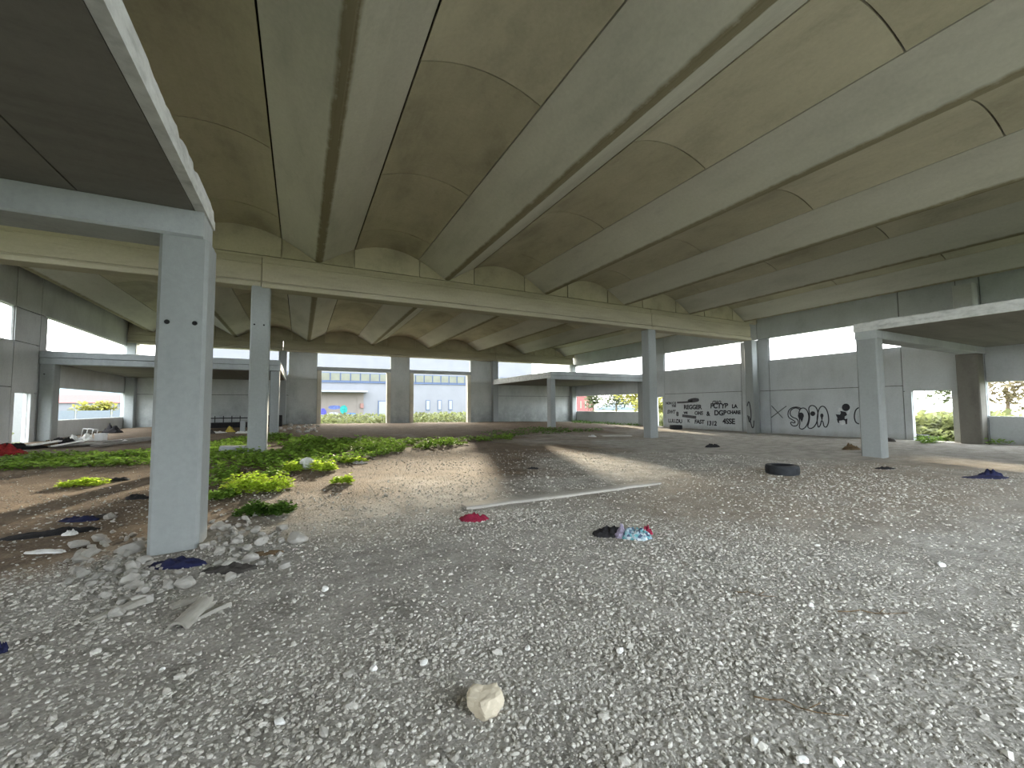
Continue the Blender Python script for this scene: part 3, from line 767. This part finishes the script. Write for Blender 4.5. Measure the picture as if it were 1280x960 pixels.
# tyres
def tyre(p, Ro, wd, label, tilt=(0, 0, 0)):
    root = empty('tyre', (p.x, p.y, p.z)); root.rotation_euler = tilt
    prof = [(.64, .10), (.66, .02), (.78, .0), (.93, .02), (.99, .08), (1.0, .14), (1.0, .86), (.99, .92), (.93, .98), (.78, 1.0), (.66, .98), (.64, .90), (.70, .86), (.88, .84), (.88, .16), (.70, .14)]
    bm = bmesh.new(); n = 56; rings = []
    for i in range(n):
        t = 2*math.pi*i/n
        rings.append([bm.verts.new((Ro*r*math.cos(t), Ro*r*math.sin(t), wd*z)) for r, z in prof])
    for i in range(n):
        for k in range(len(prof)):
            a, b = rings[i], rings[(i+1) % n]; bm.faces.new((a[k], b[k], b[(k+1) % len(prof)], a[(k+1) % len(prof)]))
    bmesh.ops.recalc_face_normals(bm, faces=bm.faces[:])
    mk('tyre_body', bm, M_tyre, root, smooth=True)
    bm = bmesh.new()
    for zz in (.3, .42, .58, .7):
        for i in range(n):
            t0, t1 = 2*math.pi*i/n, 2*math.pi*(i+.72)/n
            v = []
            for t in (t0, t1):
                for r in (.99, 1.018):
                    for z in (zz-.045, zz+.045): v.append(bm.verts.new((Ro*r*math.cos(t), Ro*r*math.sin(t), wd*z)))
            for f in ((0, 1, 3, 2), (4, 6, 7, 5), (2, 3, 7, 6), (0, 2, 6, 4), (1, 5, 7, 3)): bm.faces.new([v[q] for q in f])
    bmesh.ops.recalc_face_normals(bm, faces=bm.faces[:])
    mk('tread', bm, M_tyre, root)
    tag(root, label, 'tyre'); return root
M_tyre = plain('rubber', (.016, .018, .021), .75, .4, 9, spec=.4)
tyre(at(978, 592.5), .335, .215, 'black car tyre lying flat on the gravel at right')
tyre(at(1147, 549), .40, .24, 'dark tyre lying by the wall door opening at right', (.05, 0, 0))
tyre(at(845, 536.5), .40, .28, 'dark tyre at the left end of the graffiti wall')
# broken tile / pipe in the foreground left
root = empty('broken_pipe', at(240, 772)); bm = bmesh.new(); n = 14
for rr in (0,):
    A, Bq = [], []
    for i in range(n+1):
        t = math.pi*i/n
        for r, lst in ((.075, A), (.058, Bq)):
            lst.append((bm.verts.new((r*math.cos(t), -.17, r*math.sin(t))), bm.verts.new((r*math.cos(t), .17+.03*math.sin(i*2.1), r*math.sin(t)))))
    for i in range(n):
        bm.faces.new((A[i][0], A[i+1][0], A[i+1][1], A[i][1])); bm.faces.new((Bq[i][0], Bq[i][1], Bq[i+1][1], Bq[i+1][0]))
        bm.faces.new((A[i][0], Bq[i][0], Bq[i+1][0], A[i+1][0])); bm.faces.new((A[i][1], A[i+1][1], Bq[i+1][1], Bq[i][1]))
    for i in (0, n): bm.faces.new((A[i][0], A[i][1], Bq[i][1], Bq[i][0]))
bmesh.ops.recalc_face_normals(bm, faces=bm.faces[:])
M_tile = concrete('tile_grey', (.31, .295, .255), .75, 1.2)
mk('half_pipe', bm, M_tile, root); root.rotation_euler = (.12, 0, -.35)
tag(root, 'broken half of a grey pipe lying in the left foreground gravel', 'broken pipe')
for px, py, lx, lb in ((262, 768, .30, 'flat grey concrete sliver right of the broken pipe'), (150, 765, .34, 'long grey stone sliver left of the broken pipe'), (232, 755, .2, 'short grey fragment behind the broken pipe'), (272, 764, .2, 'thin brown stick beside the broken pipe')):
    p = at(px, py); bm = bmesh.new(); box(bm, -lx/2, lx/2, -.035, .035, 0, .035)
    bmesh.ops.subdivide_edges(bm, edges=bm.edges[:], cuts=3)
    for v in bm.verts: v.co += Vector((noise.noise(v.co*9+Vector((px, 0, 0))), noise.noise(v.co*9+Vector((0, px, 0))), noise.noise(v.co*9+Vector((0, 0, px)))))*.016; v.co.y *= 1-.5*abs(v.co.x)/lx
    thin = 'stick' in lb
    o = mk('stick' if thin else 'concrete_fragment', bm, M_brownc if thin else M_tile); o.location = p; o.rotation_euler = (0, -.12, .55 if not thin else .8)
    if thin: o.scale = (1, .3, .6)
    tag(o, lb, 'stick' if thin else 'fragment')
# dry twigs
for px, py, lx, rz, lb in ((1092, 768, .5, -.6, 'thin dark twig on the bare gravel at right'), (1000, 887, .42, -.9, 'dark twig in the lower right gravel'), (944, 745, .3, -.9, 'short twig behind the pale stone right of centre')):
    p = at(px, py); bm = bmesh.new(); q0 = Vector((-lx/2, 0, .01))
    for i in range(6):
        q1 = Vector((-lx/2+lx*(i+1)/6, .02*math.sin(i*1.7), .012+.006*(i % 2))); tube(bm, q0, q1, .005-.0005*i, 6); q0 = q1
    tube(bm, (lx*.1, .01, .012), (lx*.25, .07, .02), .003, 5)
    o = mk('twig', bm, M_brownc, smooth=True); o.location = p; o.rotation_euler.z = rz; tag(o, lb, 'twig')

# rubbish heap by the left wall
M_board = concrete('weathered_board', (.20, .19, .175), .6, 1.3, (1, 6, 1)); M_wmetal = plain('white_painted_metal', (.75, .76, .76), .5, .06)
def board(a, b, wd, th, label, mat=M_board, name='board', dz=0.02, tilt=0):
    pa, pb = at(*a), at(*b); d_ = pb-pa; bm = bmesh.new(); L_ = d_.length
    box(bm, 0, L_, -wd/2, wd/2, 0, th, bev=.006)
    o = mk(name, bm, mat); o.location = pa+Vector((0, 0, dz)); o.rotation_euler = (tilt, -math.asin(d_.z/L_), math.atan2(d_.y, d_.x))
    return tag(o, label, name.replace('_', ' '))
board((100, 557), (190, 548), .5, .06, 'long grey weathered board in front of the rubbish heap')
board((118, 560), (192, 551), .3, .07, 'narrower weathered board nearest the weeds', dz=.05)
board((60, 560), (128, 556), .6, .05, 'wide dark board under the white bags', dz=.03)
board((36, 562), (92, 553), .16, .05, 'pale broken plank pointing at the red fabric', M_whitec, dz=.12, tilt=.1)
board((66, 562), (108, 554), .12, .04, 'thin white batten across the wide dark board', M_whitec, dz=.1)
def R_(px, py, w, mat, lb, seed, h, nm='bag', dr=.6): return ragp(px, py, w, dr, h, mat, lb, 0, seed, name=nm, cat=nm.replace('_', ' '))
R_(92, 553, 22, M_whitec, 'white plastic bag at left of the white crate', 41, .3)
R_(108, 551, 16, M_whitec, 'white bag between plastic bag and white crate', 42, .3)
R_(78, 555, 34, M_blackc, 'black sheeting heaped at the left of the rubbish', 43, .28, 'plastic_sheet')
R_(140, 541, 24, M_blackc, 'dark rubbish in the corner below the left window', 44, .4, 'plastic_sheet')
R_(154, 552, 14, M_whitec, 'small white sheet on the boards right of the crate', 45, .08, 'paper')
R_(8, 568, 44, M_redb, 'dark red fabric heap at the left picture edge', 46, .3, 'fabric_heap')
R_(20, 561, 60, M_blackc, 'black fabric heap behind the red one', 47, .22, 'fabric_heap')
R_(62, 557, 20, M_brownc, 'brown rubbish at the foot of the left wall column', 48, .2, 'rubbish')
# white crate
p = at(126, 551); root = empty('crate', p); bm = bmesh.new()
for a in (((-.25, .25), (-.2, -.18)), ((-.25, .25), (.18, .2)), ((-.25, -.23), (-.2, .2)), ((.23, .25), (-.2, .2))):
    box(bm, *a[0], *a[1], 0, .42)
box(bm, -.25, .25, -.2, .2, 0, .02); mk('crate_body', bm, M_wmetal, root)
bm = bmesh.new(); box(bm, -.27, .27, -.22, -.2, .36, .42); box(bm, -.27, .27, .2, .22, .36, .42); box(bm, -.27, -.25, -.22, .22, .36, .42); box(bm, .25, .27, -.22, .22, .36, .42); mk('rim', bm, M_wmetal, root)
tag(root, 'white plastic crate standing in the rubbish heap', 'crate'); root.rotation_euler.z = -.3; root.scale = (.62, .62, .75)
# white chair frame
p = at(110, 548); root = empty('chair_frame', p); root.scale = (.62, .62, .55); root.rotation_euler = (0, .12, -.35)
for q in ((-.33, -.2), (.33, -.2), (-.33, .2), (.33, .2)):
    bm = bmesh.new(); tube(bm, (*q, 0), (q[0]+.06, q[1], .78), .022); mk('leg', bm, M_wmetal, root, True)
bm = bmesh.new()
for a, b in (((-.27, -.2), (.39, -.2)), ((-.27, .2), (.39, .2)), ((-.27, -.2), (-.27, .2)), ((.39, -.2), (.39, .2))): tube(bm, (*a, .78), (*b, .78), .022)
mk('top_rail', bm, M_wmetal, root, True); tag(root, 'white metal chair frame tipped on the rubbish heap', 'chair frame')
# bed frame and rubbish under the far left mezzanine
p = at(288, 537); root = empty('bed_frame', p); root.rotation_euler.z = 0
Wd = sc(p, 62)
bm = bmesh.new(); box(bm, -Wd/2, Wd/2, -.3, .5, .12, .42, bev=.03); mk('mattress', bm, M_blackc, root)
for q in (-Wd/2+.05, Wd/2-.05):
    for yy in (-.25, .45):
        bm = bmesh.new(); box(bm, q-.03, q+.03, yy-.03, yy+.03, -.05, .75); mk('leg', bm, M_hole, root)
bm = bmesh.new(); box(bm, -Wd/2, Wd/2, .43, .47, .64, .70)
for k in range(7): box(bm, -Wd/2+Wd*(k+.5)/7-.02, -Wd/2+Wd*(k+.5)/7+.02, .43, .47, .4, .8)
mk('headboard_rail', bm, M_hole, root); tag(root, 'black low bed frame with rail under the far left mezzanine', 'bed frame')
R_(288, 540, 12, M_yel, 'yellow bag in front of the black bed frame', 51, .3)
R_(272, 541, 22, M_whitec, 'white papers strewn before the black bed frame', 52, .08, 'paper')
R_(303, 541, 16, M_whitec, 'white cloth at the right end of the black bed frame', 53, .1, 'rag')
R_(262, 542, 14, M_char, 'grey rubbish left of the yellow bag', 54, .2, 'rubbish')
board((300, 541), (306, 541), .05, .6, 'grey panel standing at the right end of the bed frame', M_mid, 'panel')
p = at(342, 533); bm = bmesh.new(); box(bm, -.5, .5, -.4, .4, 0, .75, bev=.03); o = mk('black_bin', bm, M_blackc); o.location = p; tag(o, 'black box in the dark gap left of the first door pier', 'box')
# pale block in the weeds and kerb stone by column
p = at(383, 586); bm = stone_bm(1, 77, 3, .8, .25); o = mk('concrete_block', bm, M_edge); place(o, p, .2, 'pale concrete lump standing between the two bright weed clumps', 'concrete lump', tilt=.05, sink=.02)
p = at(300, 566); bm = bmesh.new(); box(bm, -.55, .45, -.18, .18, -.1, .22, bev=.04); o = mk('concrete_slab', bm, M_mid); o.location = p; o.rotation_euler = (0, .05, .15); tag(o, 'flat concrete slab lying in weeds at the second column foot', 'slab')
for px, py, wpx, lb in ((770, 545, 36, 'flat pale board left of the middle right column foot'),):
    p = at(px, py); w_ = sc(p, wpx); bm = bmesh.new(); box(bm, -w_/2, w_/2, -.3, .3, -.05, .06, bev=.015); o = mk('board', bm, M_tile); o.location = p; o.rotation_euler.z = -YAW; tag(o, lb, 'board')

# ------------------------------------------------------------------ weeds
def leaf_material(name, c, t=.5):
    m, nt, b = new_mat(name); g = nt.nodes.new('ShaderNodeNewGeometry')
    col = ramp(nt, g.outputs['Random Per Island'], [(0, tuple(v*.55 for v in c)), (.5, c), (1, tuple(min(1, v*1.5) for v in c))]).outputs[0]
    nt.links.new(col, b.inputs['Base Color']); b.inputs['Roughness'].default_value = .6; b.inputs['Specular IOR Level'].default_value = .25
    tr = nt.nodes.new('ShaderNodeBsdfTranslucent'); nt.links.new(col, tr.inputs[0])
    mx = nt.nodes.new('ShaderNodeMixShader'); mx.inputs[0].default_value = t
    nt.links.new(b.outputs[0], mx.inputs[1]); nt.links.new(tr.outputs[0], mx.inputs[2])
    nt.links.new(mx.outputs[0], nt.nodes['Material Output'].inputs['Surface']); return m
M_weed = leaf_material('weed_leaf', (.19, .32, .05)); M_weedb = leaf_material('bright_weed_leaf', (.42, .56, .06)); M_weedd = leaf_material('dark_weed_leaf', (.08, .16, .025))
def leaves(name, P, size, mat, upr=.6):
    """P (n,3); each leaf a bent four-point blade"""
    n = len(P); th = rng.uniform(0, 2*np.pi, n); el = rng.uniform(.1, 1.2, n)*upr
    d = np.stack([np.cos(th)*np.cos(el), np.sin(th)*np.cos(el), np.sin(el)], 1); s = np.stack([-np.sin(th), np.cos(th), rng.uniform(-.5, .5, n)], 1)
    L_ = size*rng.uniform(.6, 1.4, n)[:, None]; W_ = L_*.36
    a = P; m_ = P+d*L_*.5; t = P+d*L_+np.array([0, 0, -.25])*L_
    V = np.stack([a, m_+s*W_, t, m_-s*W_], 1).reshape(-1, 3)
    F_ = np.arange(n*4).reshape(-1, 4)
    return mesh_np(name, V, F_, mat)
def weed_poly(polys, per, hmax, size, mat, label, thresh=-.15):
    pts = []
    for poly_ in polys:
        g = [at(*q) for q in poly_]; xs = [q.x for q in g]; ys = [q.y for q in g]
        A = (max(xs)-min(xs))*(max(ys)-min(ys))
        for _ in range(int(per*A)):
            x, y = random.uniform(min(xs), max(xs)), random.uniform(min(ys), max(ys)); ins = False; j = len(g)-1
            for i in range(len(g)):
                if (g[i].y > y) != (g[j].y > y) and x < (g[j].x-g[i].x)*(y-g[i].y)/(g[j].y-g[i].y)+g[i].x: ins = not ins
                j = i
            if x > 24.4 or (23.9 < x and 6.0 < y < 6.9): continue
            if not ins or abs(x-CX[0]) < .35 and 15.1 < y < 15.8: continue
            q = noise.noise((x*.7, y*.7, 4))*.8+noise.noise((x*2.3, y*2.3, 9))*.5
            if q < thresh: continue
            h = hmax*min(1, .35+max(0, q-thresh))*random.random()
            pts.append((x, y, gz(x, y)+h))
    o = leaves('weed_patch', np.array(pts), size, mat)
    return tag(o, label, 'weeds', kind='stuff')
weed_poly([[(262, 556), (300, 549), (350, 546), (420, 551), (520, 552), (600, 549), (640, 546), (640, 550), (590, 555), (520, 562), (440, 577), (400, 583), (340, 600), (262, 612)]], 300, .26, .12, M_weed, 'broad carpet of green weeds around the second column')
weed_poly([[(-6, 577), (40, 572), (120, 570), (192, 565), (192, 583), (100, 584), (40, 587), (-6, 590)]], 300, .2, .12, M_weed, 'long strip of green weeds in front of the rubbish heap', -.3)
weed_poly([[(600, 541), (660, 535), (725, 536), (760, 538), (700, 542), (640, 546)]], 60, .12, .12, M_weedd, 'thin dark green weeds before the far right mezzanine')
weed_poly([[(1142, 547), (1196, 545), (1196, 552), (1150, 555)], [(1230, 551), (1290, 552), (1290, 557), (1230, 556)]], 300, .25, .12, M_weed, 'green weeds along the right wall by the door opening', -.4)
weed_poly([[(715, 527), (800, 530), (800, 533), (715, 529)]], 90, .25, .13, M_weedd, 'low dark weeds below the far right window')
def clump(px, py, wpx, dr, h, mat, label, n=900, size=.07):
    p = at(px, py); w_ = sc(p, wpx)/2; P = []
    lob = [(random.uniform(-.7, .7)*w_, random.uniform(-.7, .7)*w_*dr, random.uniform(.5, 1)) for _ in range(9)]
    for _ in range(n):
        lx, ly, lh = random.choice(lob); a = random.uniform(0, 6.28); r = math.sqrt(random.random())*w_*.42
        x, y = lx+r*math.cos(a), ly+r*math.sin(a)*min(1, dr*1.6)
        zz = h*lh*(1-(r/(w_*.45))**2*.8)*random.uniform(.15, 1)
        X_ = p.x+x*math.cos(-YAW)-y*math.sin(-YAW); Y_ = p.y+x*math.sin(-YAW)+y*math.cos(-YAW)
        P.append((X_, Y_, gz(X_, Y_)+zz))
    o = leaves('weed_clump', np.array(P)-np.array([p.x, p.y, p.z]), size, mat); o.location = p
    tag(o, label, 'weed clump', 'weed clumps')
clump(105, 606, 46, .7, .15, M_weedb, 'yellow-green weed clump left of the near column', 700)
clump(318, 612, 76, .6, .34, M_weedb, 'tall bright yellow-green weed right of the near column', 2200)
clump(402, 588, 34, .7, .28, M_weedb, 'bright weed clump right of the pale concrete lump', 900)
clump(362, 588, 34, .7, .26, M_weedb, 'bright weed clump left of the pale concrete lump', 900)
clump(428, 604, 24, .7, .18, M_weedb, 'small bright weed apart on the leafy soil', 500)
clump(335, 641, 64, .5, .2, M_weedd, 'dark green weed nearest the rubble', 1500)
clump(282, 622, 46, .6, .16, M_weed, 'mid green weed touching the near column', 900)
clump(436, 577, 40, .6, .15, M_weedb, 'pale green low weed at the edge of the carpet', 700)

# ------------------------------------------------------------------ outside
M_grass = plain('meadow', (.12, .14, .075), .95, .3, .8); M_white_b = plain('pale_facade', (.115, .118, .13), .85, .06, .6)
M_bluef = plain('blue_frame', (.04, .06, .11), .6, .1); M_glassb = plain('dusty_window', (.085, .088, .068), .6, .15, 1.0)
M_canopy = plain('canopy_white', (.15, .16, .17), .7, .05); M_pinkw = plain('pinkish_wall', (.12, .105, .095), .9, .06, .8)
M_roofred = plain('red_roof', (.13, .035, .035), .8, .15); M_road = plain('pale_road', (.14, .14, .135), .9, .1, .4)
def terrain():
    n = 70; xs = np.linspace(-260, 300, n); ys = np.linspace(-120, 420, n); V = np.zeros((n, n, 3))
    for j, y in enumerate(ys):
        for i, x in enumerate(xs): V[j, i] = (x, y, -.62+(.55 if y > 60 else 0)*0)
    idx = np.arange(n*n).reshape(n, n); F_ = np.stack([idx[:-1, :-1], idx[:-1, 1:], idx[1:, 1:], idx[1:, :-1]], -1).reshape(-1, 4)
    o = mesh_np('terrain', V.reshape(-1, 3), F_, M_grass); tag(o, 'grassy land around the hall', 'ground', kind='structure')
terrain()
# raised yard behind the far wall
bm = bmesh.new(); box(bm, -12, 40, YF+.25, 62, -.9, .2); tag(mk('yard', bm, M_grass), 'grassy yard between the hall and the white building', 'ground', kind='structure')
# white building
root = empty('white_building', (12, 62, .2)); L = root.location; BX0, BX1, BH = -14, 35.7, 9.7
bm = bmesh.new(); box(bm, BX0-L.x, BX1-L.x, 0, 14, -1, BH-L.z); mk('facade', bm, M_white_b, root)
k = 0; x = BX0+.6
while x < BX1-1:
    b = bmesh.new(); box(b, x-L.x, x+1.25-L.x, -.1, .05, 5.3-L.z, 6.5-L.z); w_ = mk('window', b, M_bluef, root)
    b = bmesh.new(); box(b, x+.06-L.x, x+1.19-L.x, -.12, -.05, 5.42-L.z, 6.42-L.z); mk('pane', b, M_glassb, w_); x += 1.31
bm = bmesh.new(); box(bm, BX0-L.x, BX1-L.x, -.14, .02, 5.12-L.z, 5.26-L.z); mk('sill_band', bm, M_bluef, root)
bm = bmesh.new(); box(bm, BX0-L.x, 8.4-L.x, -1.4, .1, 3.75-L.z, 4.0-L.z); mk('canopy', bm, M_canopy, root)
bm = bmesh.new(); box(bm, BX0-L.x, 8.0-L.x, -.05, .1, 0-L.z, 3.72-L.z); box(bm, 3.2-L.x, 3.26-L.x, -.09, -.04, 0, 3.5); box(bm, 7.1-L.x, 7.16-L.x, -.09, -.04, 0, 3.5); mk('loading_wall', bm, M_pinkw, root)
b = bmesh.new(); box(b, 10.0-L.x, 11.4-L.x, -.1, .05, 0, 2.4); dd = mk('door', b, M_bluef, root); b = bmesh.new(); box(b, 10.12-L.x, 11.28-L.x, -.12, -.06, .05, 2.28); mk('door_leaf', b, M_canopy, dd)
for xx in (17.0, 18.85, 20.6):
    b = bmesh.new(); box(b, xx-L.x, xx+.62-L.x, -.08, .05, 1.15-L.z, 2.7-L.z); w_ = mk('window', b, M_bluef, root); b = bmesh.new(); box(b, xx+.08-L.x, xx+.54-L.x, -.1, -.05, 1.25-L.z, 2.6-L.z); mk('pane', b, M_canopy, w_)
b = bmesh.new(); box(b, 7.55-L.x, 8.0-L.x, -.2, 0, 1.55-L.z, 2.2-L.z); mk('wall_box', b, plain('rusty_box', (.15, .08, .07)), root)
for i, (x0, x1, z0, z1, c) in enumerate(((1.0, 2.4, .5, .95, (.05, .13, .14)), (2.3, 3.2, .2, 1.35, (.04, .04, .20)), (3.4, 5.0, 1.2, 1.75, (.05, .07, .18)), (4.9, 5.9, .55, 1.75, (.01, .15, .14)), (5.6, 7.2, .2, .7, (.04, .09, .18)), (3.3, 4.8, .35, .8, (.2, .22, .25)))):
    b = bmesh.new(); n = 18
    vs = [b.verts.new(((x0+x1)/2-L.x+(x1-x0)/2*math.cos(t*6.283/n)*(1+.25*noise.noise((t*.9, i, 0))), -.055, (z0+z1)/2-L.z+.2+(z1-z0)/2*math.sin(t*6.283/n)*(1+.35*noise.noise((t*1.3, i, 5))))) for t in range(n)]
    b.faces.new(vs); o = mk('graffiti', b, plain(f'wall_paint_{i}', c, .8, .3, 3), root); o['label'] = 'blue and green graffiti patch'
tag(root, 'white industrial building with window band seen through the door openings', 'building')
# trees, shrubs, houses
M_fol = leaf_material('tree_leaf', (.07, .085, .045), .4); M_foly = leaf_material('yellow_leaf', (.17, .17, .04), .4); M_folo = leaf_material('autumn_leaf', (.13, .11, .065), .4); M_tall = leaf_material('tall_grass_leaf', (.12, .135, .055)); M_bark = plain('bark', (.12, .09, .06))
def tree(x, y, h, r, mat, label, n=700, trunk=True, size=.5, name='tree', cat='tree', zb=-.6):
    root = empty(name, (x, y, zb))
    if trunk:
        bm = bmesh.new(); bmesh.ops.create_cone(bm, cap_ends=True, segments=9, radius1=.22, radius2=.09, depth=h*.7, matrix=Matrix.Translation((0, 0, h*.35))); mk('trunk', bm, M_bark, root, True)
    P = []
    lob = [(random.uniform(-.6, .6)*r, random.uniform(-.6, .6)*r, h*random.uniform(.45 if trunk else .2, .85)) for _ in range(9)]
    for _ in range(n):
        q = Vector((random.gauss(0, 1), random.gauss(0, 1), random.gauss(0, 1))).normalized()*(random.random()**.4)*r*.55; c = random.choice(lob)
        P.append((c[0]+q.x, c[1]+q.y, max(.05, c[2]+q.z*.9)))
    leaves('crown', np.array(P), size, mat, .9).parent = root
    tag(root, label, cat)
# beyond the right wall
rs = random.Random(3)
for i, (x, y, h, r, m, lb) in enumerate(((62, 14, 5.5, 3.2, M_folo, 'pale autumn tree seen through the right door opening'), (70, 20, 6.5, 3.5, M_fol, 'green tree beyond the autumn tree at right'), (66, 9.5, 6, 3, M_fol, 'dark tree at the left of the far right window'),
                                     (75, 5, 6, 4, M_fol, 'dark round tree in the far right window'), (80, 0, 6.5, 4, M_fol, 'dark tree at the right of the far right window'), (72, -6, 7, 4, M_fol, 'tree beyond the right window, outside the frame'),
                                     (45, 47, 5, 2.6, M_foly, 'yellow-green tree through the far right window'), (43, 43, 3.6, 2.6, M_foly, 'low yellow bush right in the far right window'), (50, 57, 5, 2.8, M_fol, 'green tree in the middle of the far right mezzanine window'), (52, 66, 5.2, 2.6, M_fol, 'green tree beside the red house'), (40, 38, 3.0, 2.2, M_foly, 'yellow bush nearest the slit opening'),
                                     (-23, 70, 2.9, 1.7, M_foly, 'round yellow-green tree seen in the left window'))):
    tree(x, y, h, r, m, lb, 800)
weedpts = []
for _ in range(7000):
    x, y = random.uniform(25.6, 33), random.uniform(6.8, 14); weedpts.append((x, y, -.55+random.random()**1.4*(1.5 if x > 27 else .9)))
tag(leaves('tall_grass', np.array(weedpts), .4, M_tall, 1.2), 'tall bright grass outside the right door opening', 'grass', kind='stuff')
weedpts = [(random.uniform(25.6, 31), random.uniform(21, 30), -.5+random.random()*1.2) for _ in range(2500)]
tag(leaves('tall_grass', np.array(weedpts), .4, M_tall, 1.2), 'bright grass outside the slit opening', 'grass', kind='stuff')
weedpts = [(random.uniform(-2, 16), random.uniform(35, 44), .2+random.random()**2*.75) for _ in range(5000)]
tag(leaves('tall_grass', np.array(weedpts), .3, M_tall, 1.2), 'tall grass outside the two door openings', 'grass', kind='stuff')
weedpts = [(random.uniform(-13, -10.65), random.uniform(22, 25), -.3+random.random()*.8) for _ in range(600)]
tag(leaves('tall_grass', np.array(weedpts), .3, M_tall, 1.2), 'green grass outside the left door opening', 'grass', kind='stuff')
bm = bmesh.new(); box(bm, 42, 47, -60, 120, -.7, -.58); tag(mk('road', bm, M_road), 'pale road beyond the right wall', 'road', kind='structure')
def house(x, y, w_, d_, h, wall, roof, label, rz=0):
    root = empty('house', (x, y, -.6)); root.rotation_euler.z = rz
    bm = bmesh.new(); box(bm, -w_/2, w_/2, -d_/2, d_/2, 0, h); mk('house_walls', bm, wall, root)
    bm = bmesh.new(); prism(bm, [(-d_/2-.3, h), (d_/2+.3, h), (0, h+1.3)], 'x', -w_/2-.3, w_/2+.3); mk('roof', bm, roof, root)
    for q in (-.3, 0, .3):
        for sy in (-1, 1):
            bm = bmesh.new(); box(bm, q*w_-.5, q*w_+.5, sy*d_/2-.04, sy*d_/2+.04, h*.35, h*.7); mk('window', bm, M_glassb, root)
        
    tag(root, label, 'house')
house(96, 6, 9, 7, 4, M_white_b, M_roofred, 'small white house behind trees in the far right window', 1.5); house(104, -4, 9, 7, 4, M_white_b, M_roofred, 'second white house at the edge of the far right window', 1.5)
house(62, 88, 12, 8, 5, M_roofred, M_roofred, 'red house at the left of the far right mezzanine window', .6)
house(-30, 88, 12, 8, 3.2, M_white_b, M_roofred, 'long low building with red roof in the left window', 0)
# lamp pole seen in right window
root = empty('lamp_pole', (50, 3.5, -.6)); bm = bmesh.new(); tube(bm, (0, 0, 0), (0, 0, 7), .07); mk('pole', bm, M_wmetal, root, True); bm = bmesh.new(); box(bm, -.5, .05, -.1, .1, 6.9, 7.02, bev=.02); mk('lamp_head', bm, M_wmetal, root)
tag(root, 'white lamp pole standing beyond the far right window', 'lamp pole')
# white fence outside the left window
root = empty('fence', (-19, 54, -.6)); a = Vector((-14.5, 40)); 
bm = bmesh.new()
for k in range(9): box(bm, -10+k*2.5-.04, -10+k*2.5+.04, -.04, .04, 0, 2.2)
mk('post', bm, M_canopy, root); bm = bmesh.new()
for k in range(8): box(bm, -10+k*2.5+.08, -10+k*2.5+2.42, -.02, .02, .1, 2.1)
mk('fence_panel', bm, plain('fence_panel_grey', (.09, .105, .12), .7, .06), root); root.rotation_euler.z = .1
tag(root, 'white panel fence seen through the left window', 'fence')
# pale outdoor wall beyond left opening
bm = bmesh.new(); box(bm, -17.5, -17.2, 20, 42, -.6, 4.2); box(bm, -17.2, -17.1, 30.5, 31, -.6, 4.2); tag(mk('boundary_wall', bm, M_canopy), 'white wall outside the left door opening', 'wall')
# hills
for x, y, r, h, lb in ((-120, 330, 120, 15, 'blue hill at left on the horizon'), (20, 400, 160, 10, 'low blue hill behind the white building'), (280, 180, 130, 9, 'low hill beyond the right trees')):
    bm = bmesh.new(); bmesh.ops.create_icosphere(bm, subdivisions=4, radius=1)
    for v in bm.verts:
        c = v.co; v.co = Vector((c.x*r, c.y*r*.5, max(-.05, c.z)*h*(1+.35*noise.noise(c*3))))
    o = mk('hill', bm, plain('hill_'+str(int(h)), (.06, .085, .11), .95, .2, .02), smooth=True); o.location = (x, y, -.8); tag(o, lb, 'hill', kind='structure')
